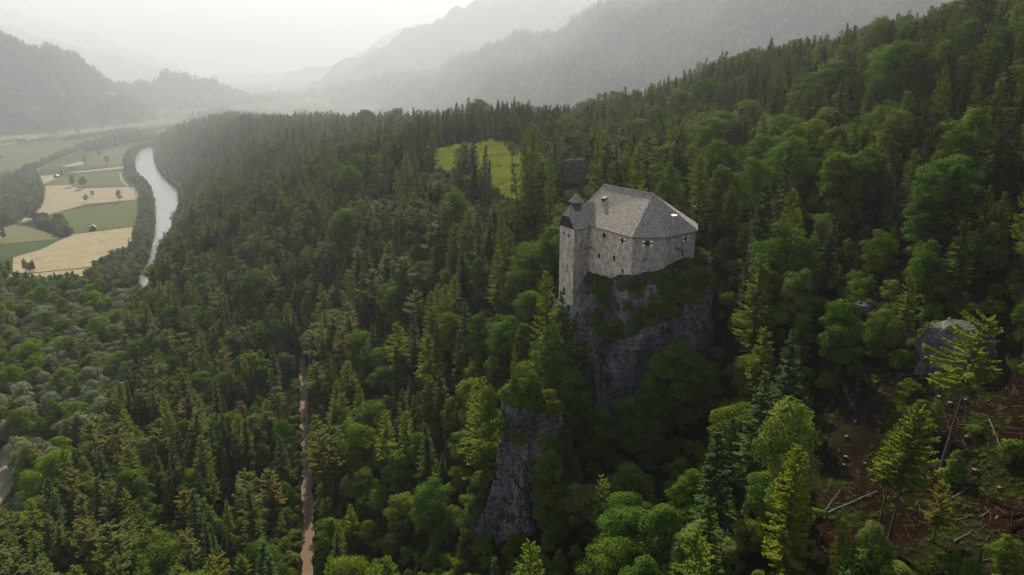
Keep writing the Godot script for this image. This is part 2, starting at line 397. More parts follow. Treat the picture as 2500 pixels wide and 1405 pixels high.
# ---------------------------------------------------------------- trees
var hue := {
	"spruce": Color(0.041, 0.069, 0.017), "pine": Color(0.078, 0.089, 0.022), "larch": Color(0.112, 0.147, 0.019), "beech": Color(0.078, 0.124, 0.017),
	"maple": Color(0.121, 0.156, 0.036), "willow": Color(0.151, 0.182, 0.091), "poplar": Color(0.121, 0.187, 0.012), "shrub": Color(0.085, 0.128, 0.017),
}
const BARK := Color(0.085, 0.066, 0.05)
func tone(base: Color, spread := 0.25) -> Color:
	var k := rf(1.0 - spread, 1.0 + spread)
	return Color(base.r * k * rf(0.9, 1.12), base.g * k, base.b * k * rf(0.8, 1.2))
func conifer(mb: MB, tr: MB, base: Color, H: float, R: float, o: Dictionary) -> void:
	var t0: float = o.t0
	var lean: Vector3 = o.get("lean", Vector3.ZERO)
	var last := Vector3.ZERO
	for i in 6:
		var q := Vector3(0, H * 0.97 * (i + 1) / 6.0, 0) + lean * pow((i + 1) / 6.0, 1.3)
		tr.tube(last, q, H * 0.0135 * (1.0 - i / 6.6), H * 0.0135 * (1.0 - (i + 1) / 6.6), 6, BARK)
		last = q
	for i in int(o.get("stubs", 0)):                              # dead lower branches
		var y := H * rf(0.15, t0)
		var a := rf(0, TAU)
		var b := Vector3(0, y, 0) + lean * pow(y / H, 1.3)
		tr.tube(b, b + Vector3(cos(a), rf(-0.3, 0.1), sin(a)) * rf(0.6, 2.0), 0.05, 0.015, 3, BARK)
	var bulge := []
	for i in 9:
		bulge.append(rf(0.72, 1.12))
	var y := t0 * H
	while y < H * 0.985:
		var t := (y / H - t0) / (1.0 - t0)
		var nb := int(o.nb * (0.55 + 0.45 * (1.0 - t))) + 1
		for b in nb:
			if rng.randf() < o.gap:
				continue
			var az := rf(0, TAU)
			var L: float = R * pow(1.0 - t, o.pw) * rf(0.68, 1.08) * bulge[int(az / TAU * 9.0) % 9] + 0.22
			if t < 0.12: L *= 0.6 + t * 3.3
			if o.has("side"):
				L *= 0.45 + 0.75 * (0.5 + 0.5 * cos(az - o.side))
			var dir := Vector3(cos(az), 0, sin(az))
			var side := Vector3(-sin(az), 0, cos(az))
			var rise: float = lerpf(-o.droop, 0.75, pow(t, 1.6)) + rf(-0.12, 0.12)
			var root := Vector3(0, y + rf(-0.3, 0.3), 0) + lean * pow(y / H, 1.3)
			var col := tone(base, o.get("vary", 0.24))
			var n := int(ceil(L / o.step))
			if L > 1.5:
				tr.tube(root, root + dir * L * 0.6 + Vector3.UP * (rise * 0.6 * L - o.sag * 0.36 * L), 0.05, 0.02, 3, BARK)
			for k in n:
				var s := (k + rf(0.25, 0.9)) / n
				if s < 0.12 and L > 1.5: continue
				var p: Vector3 = root + dir * L * s + Vector3.UP * (rise * L * s - o.sag * s * s * L + o.up * s * s * s * L)
				var w: float = minf(o.wmax, o.tw * L * (1.05 - s * 0.75) + 0.14)
				for e in [-1.0, 1.0]:
					var f := w * rf(0.7, 1.25)
					var tip: Vector3 = p + dir * (f * 0.45) + side * (e * f) + Vector3.UP * (rf(-0.45, 0.12) * f * o.hang)
					mb.tri(p - dir * 0.26 + Vector3.UP * rf(-0.08, 0.08), p + dir * 0.3, tip, col)
				if rng.randf() < o.fringe:
					mb.tri(p - dir * 0.25, p + dir * 0.25, p + Vector3.DOWN * rf(0.35, 0.8) + side * rf(-0.3, 0.3), col)
			mb.tri(root + dir * L * 0.85 + Vector3.UP * (rise * L * 0.85 - o.sag * 0.72 * L + o.up * 0.6 * L) + side * 0.16, root + dir * (L + 0.3) + Vector3.UP * (rise * L - o.sag * L + o.up * L), root + dir * L * 0.85 + Vector3.UP * (rise * L * 0.85 - o.sag * 0.72 * L + o.up * 0.6 * L) - side * 0.16, col)
		y += o.lev * rf(0.7, 1.3) * (1.0 - 0.35 * t)
	mb.tri(Vector3(-0.12, H * 0.95, 0) + lean, Vector3(0.0, H, 0) + lean, Vector3(0.12, H * 0.95, 0.05) + lean, base)
func leafy(mb: MB, centre: Vector3, r: Vector3, count: int, size: float, base: Color, upward: float, jitter := 0.7) -> void:
	for i in count:
		var d := Vector3(rng.randfn(), rng.randfn(), rng.randfn()).normalized()
		if d.y < -0.25 and rng.randf() < 0.6:
			d.y = -d.y
		var p := centre + d * r * rf(0.6, 1.06)
		var n := (d + Vector3.UP * upward + Vector3(rf(-1, 1), rf(-1, 1), rf(-1, 1)) * jitter).normalized()
		var u := n.cross(Vector3(rf(-1, 1), rf(-1, 1), rf(-1, 1))).normalized()
		var w := n.cross(u)
		var s := size * rf(0.65, 1.35)
		var col := Color(base.r * rf(0.82, 1.18), base.g * rf(0.86, 1.14), base.b)
		var a := p - u * s * 0.5
		var b := p + u * s * 0.55
		mb.tri(a, p + w * s * 0.36, b, col)
		mb.tri(a, b, p - w * s * 0.33, col)
func broadleaf(mb: MB, tr: MB, base: Color, H: float, o: Dictionary) -> void:
	var rx: float = o.rx
	var y0: float = H * o.y0
	var cy := (y0 + H) * 0.5
	var ry := (H - y0) * 0.5
	var off := Vector3(rf(-0.5, 0.5), 0, rf(-0.5, 0.5)) * rx * 0.25
	var fork := Vector3(off.x * 0.5, H * (o.y0 + 0.12), off.z * 0.5)
	tr.tube(Vector3.ZERO, fork, H * 0.017, H * 0.012, 6, BARK)
	tr.tube(fork, Vector3(off.x, H * 0.8, off.z), H * 0.012, H * 0.004, 5, BARK)
	var n: int = o.lobes
	for i in n:
		# lobes spread over the crown's shell, a few inside
		var k := (i + 0.5) / n
		var yy := lerpf(-0.75, 1.0, k)
		var az := i * 2.39996 + rf(-0.5, 0.5)
		var rr := sqrt(maxf(0.0, 1.0 - yy * yy * 0.95))
		var inn := rf(0.62, 1.0) if i % 5 else rf(0.15, 0.5)
		var taper: float = 1.0 - o.get("taper", 0.0) * maxf(0.0, yy)
		var q := off + Vector3(cos(az) * rr * rx * 0.8 * inn * taper, cy + yy * ry * 0.84, sin(az) * rr * rx * 0.8 * inn * taper)
		q += Vector3(rf(-1, 1), rf(-1, 1), rf(-1, 1)) * rx * 0.12
		var lr: float = o.lobe * rf(0.65, 1.35) * (1.0 - 0.35 * maxf(0.0, yy) * o.get("taper", 0.0))
		var c := tone(base, 0.2)
		leafy(mb, q, Vector3(lr, lr * o.get("flat", 0.75), lr), int(o.leaves * lr * lr / (o.lobe * o.lobe)), o.leaf, c, 0.55)
		if i % 3 == 0:
			var f := fork.lerp(Vector3(off.x, H * 0.75, off.z), rf(0.0, 0.8))
			tr.tube(f, q, H * 0.006, 0.03, 3, BARK)
var protos := {}     # kind -> list of {trunk, crown, both, h}
func add_proto(kind: String, look: String, mb: MB, tr: MB, h: float) -> void:
	if not protos.has(kind):
		protos[kind] = []
	var both := ArrayMesh.new()
	mb.into(both, M.leaf[look][0])
	tr.into(both, M.bark)
	protos[kind].append({"trunk": tr.mesh(M.bark), "crown": mb.mesh(M.leaf[look][0]), "both": both, "h": h, "look": look})
func make_protos() -> void:
	var sp := {"t0": 0.1, "nb": 6, "gap": 0.05, "pw": 0.8, "droop": 0.32, "sag": 0.12, "up": 0.16, "step": 0.4, "tw": 0.24, "wmax": 0.8, "hang": 1.0, "fringe": 0.6, "lev": 0.52, "stubs": 6}
	for i in 4:
		var mb := MB.new(); var tr := MB.new()
		sp.t0 = [0.08, 0.14, 0.22, 0.1][i]
		conifer(mb, tr, hue.spruce, 26.0, [3.9, 3.2, 3.5, 2.5][i], sp)
		add_proto("spruce", "spruce", mb, tr, 26.0)
	var la := {"t0": 0.3, "nb": 5, "gap": 0.14, "pw": 0.66, "droop": 0.12, "sag": 0.14, "up": 0.22, "step": 0.36, "tw": 0.2, "wmax": 0.66, "hang": 1.1, "fringe": 0.8, "lev": 0.6, "stubs": 10, "vary": 0.18}
	for i in 4:
		var mb := MB.new(); var tr := MB.new()
		la.t0 = [0.3, 0.2, 0.42, 0.15][i]
		la.gap = [0.12, 0.1, 0.2, 0.08][i]
		conifer(mb, tr, hue.larch, 26.0, [4.3, 3.9, 3.8, 4.6][i], la)
		add_proto("larch", "larch", mb, tr, 26.0)
	var pi := {"t0": 0.45, "nb": 5, "gap": 0.16, "pw": 0.5, "droop": -0.05, "sag": 0.05, "up": 0.2, "step": 0.36, "tw": 0.3, "wmax": 0.8, "hang": 0.6, "fringe": 0.45, "lev": 0.66, "stubs": 9}
	for i in 3:
		var mb := MB.new(); var tr := MB.new()
		pi.t0 = [0.45, 0.36, 0.55][i]
		conifer(mb, tr, hue.pine, 22.0, [3.8, 4.2, 3.4][i], pi)
		add_proto("pine", "pine", mb, tr, 22.0)
	for i in 4:
		var mb := MB.new(); var tr := MB.new()
		broadleaf(mb, tr, hue.beech, 20.0, {"rx": [5.6, 4.6, 6.4, 3.9][i], "y0": [0.16, 0.12, 0.2, 0.1][i], "lobes": [40, 36, 46, 34][i], "lobe": [1.75, 1.6, 1.8, 1.4][i], "leaves": 190, "leaf": 0.42, "taper": [0.2, 0.45, 0.1, 0.5][i], "flat": 0.66})
		add_proto("beech", "beech", mb, tr, 20.0)
	for i in 3:
		var mb := MB.new(); var tr := MB.new()
		broadleaf(mb, tr, hue.maple, 18.0, {"rx": [4.4, 3.6, 5.2][i], "y0": [0.14, 0.1, 0.2][i], "lobes": [34, 32, 38][i], "lobe": [1.45, 1.3, 1.5][i], "leaves": 180, "leaf": 0.37, "taper": [0.3, 0.4, 0.15][i], "flat": 0.7})
		add_proto("maple", "maple", mb, tr, 18.0)
	for i in 3:
		var mb := MB.new(); var tr := MB.new()
		broadleaf(mb, tr, hue.willow, 13.0, {"rx": [4.6, 3.8, 5.0][i], "y0": [0.08, 0.05, 0.1][i], "lobes": [30, 26, 32][i], "lobe": [1.6, 1.5, 1.7][i], "leaves": 140, "leaf": 0.42, "flat": 0.8})
		add_proto("willow", "willow", mb, tr, 13.0)
	for i in 2:
		var mb := MB.new(); var tr := MB.new()
		broadleaf(mb, tr, hue.poplar, 20.0, {"rx": [6.2, 5.2][i], "y0": 0.22, "lobes": [42, 36][i], "lobe": 1.8, "leaves": 160, "leaf": 0.45, "flat": 0.72})
		add_proto("poplar", "poplar", mb, tr, 20.0)
	for i in 3:
		var mb := MB.new(); var tr := MB.new()
		broadleaf(mb, tr, hue.shrub, 3.2, {"rx": [1.7, 1.4, 2.0][i], "y0": 0.0, "lobes": [12, 10, 14][i], "lobe": 0.72, "leaves": 60, "leaf": 0.34, "flat": 0.85})
		add_proto("shrub", "shrub", mb, tr, 3.2)
	for i in 2:
		var mb := MB.new(); var tr := MB.new()
		tr.tube(Vector3.ZERO, Vector3(0.3, 19, 0.1), 0.24, 0.05, 6, Color(0.19, 0.175, 0.16))
		for k in 42:
			var y := rf(5.0, 18.5)
			var a := rf(0, TAU)
			var L := rf(0.5, 2.4) * (1.1 - y / 22.0)
			var q := Vector3(0.016 * y, y, 0)
			var e := q + Vector3(cos(a), rf(-0.35, 0.15), sin(a)) * L
			mb.tube(q, e, 0.045, 0.012, 3, Color(0.17, 0.155, 0.14))
			mb.tube(q.lerp(e, 0.5), q.lerp(e, 0.8) + Vector3(rf(-0.5, 0.5), rf(-0.4, 0.1), rf(-0.5, 0.5)), 0.025, 0.01, 3, Color(0.17, 0.155, 0.14))
		add_proto("snag", "snag", mb, tr, 19.0)
	# plainer ones for the flanks a kilometre and more away
	for i in 3:
		var mb := MB.new(); var tr := MB.new()
		tr.tube(Vector3.ZERO, Vector3(0, 6, 0), 0.3, 0.2, 4, BARK)
		for k in 46:
			var y := lerpf(2.0, 24.6, pow((k + 0.5) / 46.0, 0.9))
			var L: float = [3.6, 3.0, 3.9][i] * pow(1.0 - y / 25.5, 0.75) * rf(0.75, 1.15) + 0.25
			var a := k * 2.4 + rf(-0.4, 0.4)
			var d := Vector3(cos(a), 0, sin(a))
			var s := Vector3(-sin(a), 0, cos(a)) * (0.3 * L + 0.35)
			var c := tone(hue.spruce if i != 2 else hue.larch * 0.75, 0.25)
			mb.tri(Vector3(0, y + 0.9, 0), d * L + s + Vector3(0, y - 0.35 * L, 0), d * L * 1.1 - s + Vector3(0, y - 0.3 * L, 0), c)
			mb.tri(Vector3(0, y + 0.2, 0), d * L * 0.8 + Vector3(0, y + 0.1, 0), d * L * 0.7 + Vector3(0, y - 0.9, 0) + s * 0.4, c)
		mb.tri(Vector3(-0.3, 23.5, 0), Vector3(0, 26, 0), Vector3(0.3, 23.5, 0.1), hue.spruce)
		add_proto("far_conifer", "spruce" if i != 2 else "larch", mb, tr, 26.0)
	for i in 3:
		var mb := MB.new(); var tr := MB.new()
		tr.tube(Vector3.ZERO, Vector3(0, 5, 0), 0.3, 0.2, 4, BARK)
		for k in 7:
			var a := k * 2.4
			leafy(mb, Vector3(cos(a) * 2.2, 5.0 + k * 1.15, sin(a) * 2.2), Vector3(2.5, 2.2, 2.5) * rf(0.8, 1.2), 16, 1.6, tone(hue.beech if i != 1 else hue.willow * 0.8, 0.2), 0.6)
		add_proto("far_broadleaf", "beech" if i != 1 else "willow", mb, tr, 14.0)
var names := {"spruce": ["spruce_tree", "spruce"], "larch": ["larch_tree", "larch"], "pine": ["pine_tree", "pine"], "beech": ["beech_tree", "broadleaf tree"], "maple": ["maple_tree", "broadleaf tree"],
	"willow": ["willow_tree", "willow"], "poplar": ["poplar_tree", "poplar"], "shrub": ["shrub", "shrub"], "snag": ["dead_tree", "dead tree"]}
func plant(kind: String, x: float, z: float, h: float, label: String, group := "", variant := -1, tint := -1, wide := 1.0, sink := 0.35) -> Node3D:
	var list: Array = protos[kind]
	var p: Dictionary = list[rng.randi() % list.size() if variant < 0 else variant]
	var o := thing(names[kind][0], at(x, z, -sink), label, names[kind][1], group, rf(0, TAU))
	var s: float = h / p.h
	o.scale = Vector3(s * wide, s, s * wide)
	part("trunk", p.trunk, o)
	part("crown", p.crown, o, M.leaf[p.look][rng.randi() % 3 if tint < 0 else tint])
	return o
var stands := {}      # what goes into the masses: kind/variant -> [transforms, colours]
func mass(kind: String, variant: int, x: float, z: float, h: float, wide := 1.0, sink := 0.35) -> void:
	var key := "%s/%d" % [kind, variant]
	if not stands.has(key):
		stands[key] = [[], []]
	var s: float = h / protos[kind][variant].h
	var b := Basis(Vector3.UP, rf(0, TAU)).scaled_local(Vector3(s * wide, s, s * wide))
	b = Basis(Vector3(rf(-1, 1), 0, rf(-1, 1)).normalized(), rf(0, 0.05)) * b
	stands[key][0].append(Transform3D(b, at(x, z, -sink)))
	var k := rf(0.8, 1.22)
	stands[key][1].append(Color(k * rf(0.9, 1.12), k, k * rf(0.82, 1.1)))
func multi(n: String, m: Mesh, where: Array, tint: Array, parent: Node) -> MultiMeshInstance3D:
	var mm := MultiMesh.new()
	mm.transform_format = MultiMesh.TRANSFORM_3D
	mm.use_colors = true
	mm.mesh = m
	mm.instance_count = where.size()
	for i in where.size():
		mm.set_instance_transform(i, where[i])
		mm.set_instance_color(i, tint[i])
	var o := MultiMeshInstance3D.new()
	o.name = n
	o.multimesh = mm
	parent.add_child(o, true)
	return o
# a tree's top stays under the sight lines towards the castle, its rock, the meadow, the track and the river, which the photograph shows open
var sight := [[0.0659, 0.1148, -0.3238, 208.0], [0.1179, 0.1421, -0.4223, 198.0], [0.1440, 0.1931, -0.4720, 188.0], [0.1889, 0.3029, -0.3913, 186.0], [-0.0455, 0.0325, -0.7033, 152.0], [0.0324, 0.1134, -0.6882, 152.0], [-0.1224, -0.0807, -0.1250, 520.0], [-0.0811, -0.0476, -0.1445, 440.0], [-0.0480, -0.0141, -0.1755, 420.0], [-0.0141, 0.0158, -0.1726, 420.0], [0.6287, 0.7442, -0.4387, 146.0], [0.6073, 0.7323, -0.3645, 160.0], [0.5551, 0.6514, -0.1869, 190.0], [0.0695, 0.1020, -0.1489, 386.0], [-0.3415, -0.3248, -0.8040, 392.0], [-0.5375, -0.5118, -0.2962, 640.0], [-0.5008, -0.4562, -0.2187, 930.0], [-0.8450, -0.7754, -0.6696, 302.0], [0.2676, 0.2872, -0.2493, 226.0]]     # from, to (x over z), fall of the line per metre, nearer than
func blocked(x: float, z: float, h: float, r: float) -> bool:
	var top := gh(x, z) + h
	for s in sight:
		if z < s[3] and x / z > s[0] - r / z and x / z < s[1] + r / z and top > 200.0 + s[2] * z:
			return true
	return false
func forest() -> void:
	var cand := []
	var z := 62.0
	while z < 1320.0:
		var s := 7.8 + z * 0.0012
		var x := -0.78 * z - 30.0
		while x < 0.78 * z + 30.0:
			if x > 60.0: x += s * 0.3
			var px := x + rf(-0.5, 0.5) * s
			var pz := z + rf(-0.5, 0.5) * s
			x += s
			var h := gh(px, pz)
			if h < 2.2 and (pz > 612.0 or px > -150.0) and px < -140.0: continue          # the valley floor is planted apart
			if h < 2.2 and (in_poly(px, pz, fields_near[0]) or in_poly(px, pz, fields_near[1])): continue
			if in_poly(px, pz, clearing) or in_poly(px, pz, meadow): continue
			if pz < 420.0 and absf(px - road_x(pz)) < 3.6 + rad_of_road(pz): continue
			if absf(px - 38.0) < 27.0 and absf(pz - 212.0) < 25.0: continue
			if pz < 90.0 and absf(px) < 40.0 and h > 100.0: continue
			if pz < 135.0 and px > 0.6 * pz: continue
			var n := fb.get_noise_2d(px * 1.6 + 4000.0, pz * 1.6)
			var u := rng.randf()
			var kind := "spruce"
			var ht := rf(23, 34)
			if h < 6.0 and px < -150.0:
				kind = "willow" if u < 0.56 else "poplar" if u < 0.68 else "maple" if u < 0.85 else "pine"
				ht = rf(11, 18) if kind == "willow" else rf(16, 25)
			elif px > 60.0 and pz < 340.0:
				kind = "beech" if u < 0.3 else "maple" if u < 0.42 else "spruce" if u < 0.74 else "larch"
				ht = rf(20, 31)
			elif pz > 500.0 and px > -90.0 and px < 60.0 and pz < 760.0:
				kind = "spruce" if u < 0.86 else "larch"
				ht = rf(21, 29)
			elif px > 60.0:
				kind = "larch" if u < 0.34 else "spruce" if u < 0.76 else "pine" if u < 0.84 else "beech" if u < 0.94 else "maple"
				ht = rf(22, 33)
			elif pz < 300.0 and px > -66.0:
				kind = "beech" if u < 0.42 + n * 0.4 else "maple" if u < 0.68 + n * 0.3 else "spruce" if u < 0.84 else "larch"
				ht = rf(14, 22) if kind in ["beech", "maple"] else rf(20, 32)
			else:
				kind = "pine" if u < 0.3 else "spruce" if u < 0.58 else "larch" if u < 0.74 - n * 0.3 else "beech" if u < 0.9 else "maple"
				ht = rf(17, 25) if kind in ["beech", "maple"] else rf(23, 33)
			if n > 0.25 and px < 60.0 and kind == "pine": kind = "beech"
			ht *= rf(0.82, 1.12)
			if rng.randf() < 0.16: ht *= rf(0.4, 0.72)
			var rad: float = ht * (0.16 if kind in ["spruce", "pine", "larch"] else 0.27)
			if kind in ["beech", "maple", "poplar"] and rng.randf() < 0.2: continue
			if near_hero(px, pz, rad): continue
			if blocked(px, pz, ht, rad * 0.8):
				ht *= 0.55
				if blocked(px, pz, ht, rad * 0.5):
					if blocked(px, pz, 3.0, 1.0): continue
					kind = "shrub"
					ht = rf(1.6, 3.2)
			cand.append([kind, px, pz, ht])
		z += s
	understory()
	valley_trees()
	# the largest few hundred of each kind are trees of their own; the rest of the kind is one mass
	var limit := {"spruce": 210, "larch": 150, "pine": 130, "beech": 190, "maple": 120, "willow": 110, "poplar": 24, "shrub": 40}
	var count := {}
	for c in cand:
		var kind: String = c[0]
		var v: int = rng.randi() % protos[kind].size()
		var inside: bool = absf(c[1] / c[2]) < 0.72
		if inside and count.get(kind, 0) < limit[kind]:
			count[kind] = count.get(kind, 0) + 1
			singles.append([kind, c[1], c[2], c[3], v])
		else:
			mass(kind, v, c[1], c[2], c[3], rf(1.1, 1.5))
	label_and_plant()
# labels: each tree is told by its look and by the landmark it stands nearest to
var singles := []
var landmarks := [["the dirt track's near end", -72.9, 218.0], ["the dirt track's middle", -87.9, 277.0], ["the dirt track's far end", -113.0, 364.0], ["the rock spire", 4.2, 162.0], ["the castle tower's foot", 18.7, 233.0], ["the castle cliff's foot", 38.2, 200.0], ["the castle cliff's right edge", 57.9, 191.0], ["the parked cars", 66.5, 239.0], ["the ruined tower", 35.7, 425.0], ["the radio mast", -62.6, 557.0], ["the meadow's near corner", -2.2, 393.0], ["the meadow's lone tree", 1.1, 516.0], ["the meadow's shaded edge", -44.6, 737.0], ["the narrow dark spruces", -15.0, 408.0], ["the big boulder", 96.7, 142.0], ["the low dark outcrop", 91.5, 177.0], ["the pale rock outcrop", 124.8, 208.0], ["the pale-topped tree", 72.9, 173.0], ["the tall slim tree", 48.9, 113.0], ["the fallen birch trunk", 61.6, 115.0], ["the dome-crowned beech", 93.5, 244.0], ["the dense conical spruce", 151.2, 401.0], ["the wide brownish pine", 165.7, 264.0], ["the tallest yellow-green larch", -2.4, 270.0], ["the lone narrow spruce", -47.4, 268.0], ["the round-headed tree", -98.9, 277.0], ["the bare-trunked yellow-green pine", -135.9, 329.0], ["the pointed bottom-edge larch", -111.5, 243.0], ["the round-topped larch", -144.9, 262.0], ["the tan field corner", -209.1, 260.0], ["the orange-tan field", -256.1, 334.0], ["the lower pale field", -456.0, 654.0], ["the river's near bend", -345.3, 655.0], ["the mid-slope round-topped larch", -102.1, 421.0], ["the larch above the track", -128.0, 418.0], ["the leaning larch's base", 80.2, 116.0], ["the clearing's lower corner", 70.1, 88.0], ["the sunlit broadleaf tree", -14.4, 285.0], ["the small bright tree", -16.9, 168.0], ["the green field with a hut", -560.0, 900.0], ["the river's middle bend", -470.0, 1000.0], ["the stubble field", -650.0, 1150.0], ["the olive field", -480.0, 820.0], ["the wood's upper edge", -330.0, 590.0], ["the valley wood's middle", -300.0, 480.0], ["the valley wood's left", -330.0, 430.0], ["the wooded slope's foot", -190.0, 420.0], ["the shaded gully", -200.0, 560.0], ["the forest beyond the ruin", 95.0, 430.0]]
const ONES := ["first", "second", "third", "fourth", "fifth", "sixth", "seventh", "eighth", "ninth", "tenth", "eleventh", "twelfth", "thirteenth", "fourteenth", "fifteenth", "sixteenth", "seventeenth", "eighteenth", "nineteenth", "twentieth"]
func ordinal(n: int) -> String:
	return ONES[n] if n < 20 else ["twenty-", "thirty-", "forty-", "fifty-"][mini(3, n / 10 - 2)] + ONES[n % 10]
func label_and_plant() -> void:
	var looks := {"spruce": "dark pointed spruce", "larch": "feathery green larch", "pine": "olive green pine", "beech": "round green tree", "maple": "grey-green bushy tree", "willow": "silvery willow", "poplar": "bright green poplar", "shrub": "leafy shrub"}
	var tall := {"spruce": 23.0, "larch": 22.0, "pine": 22.0, "beech": 16.0, "maple": 16.0, "willow": 12.0, "poplar": 17.0, "shrub": 2.4}
	var by := {}
	for t in singles:
		var best := 1e9
		var mark: Array = landmarks[0]
		for l in landmarks:
			var d: float = Vector2(t[1] - l[1], t[2] - l[2]).length()
			if d < best:
				best = d
				mark = l
		var dx: float = t[1] - mark[1] * t[2] / mark[2]
		var dz: float = t[2] - mark[2]
		var way := "behind" if dz > absf(dx) else "in front of" if -dz > absf(dx) else "left of" if dx < 0.0 else "right of"
		var size := "tall" if t[3] > tall[t[0]] else "low" if t[3] < tall[t[0]] * 0.72 else "medium"
		var key := "%s %s %s %s" % [size, looks[t[0]], way, mark[0]]
		if not by.has(key): by[key] = []
		by[key].append([best, t])
	for key in by:
		var list: Array = by[key]
		list.sort_custom(func(a, b): return a[0] < b[0])
		for i in list.size():
			var t: Array = list[i][1]
			var lb: String = key
			if list.size() > 1: lb += ", " + ordinal(i) + " nearest"
			plant(t[0], t[1], t[2], t[3], lb, {"spruce": "spruces", "larch": "larches", "pine": "pines", "beech": "round broadleaf trees", "maple": "grey-green broadleaf trees", "willow": "willows", "poplar": "poplars", "shrub": "shrubs"}[t[0]] + " of the forest", t[4], -1, rf(1.1, 1.5))
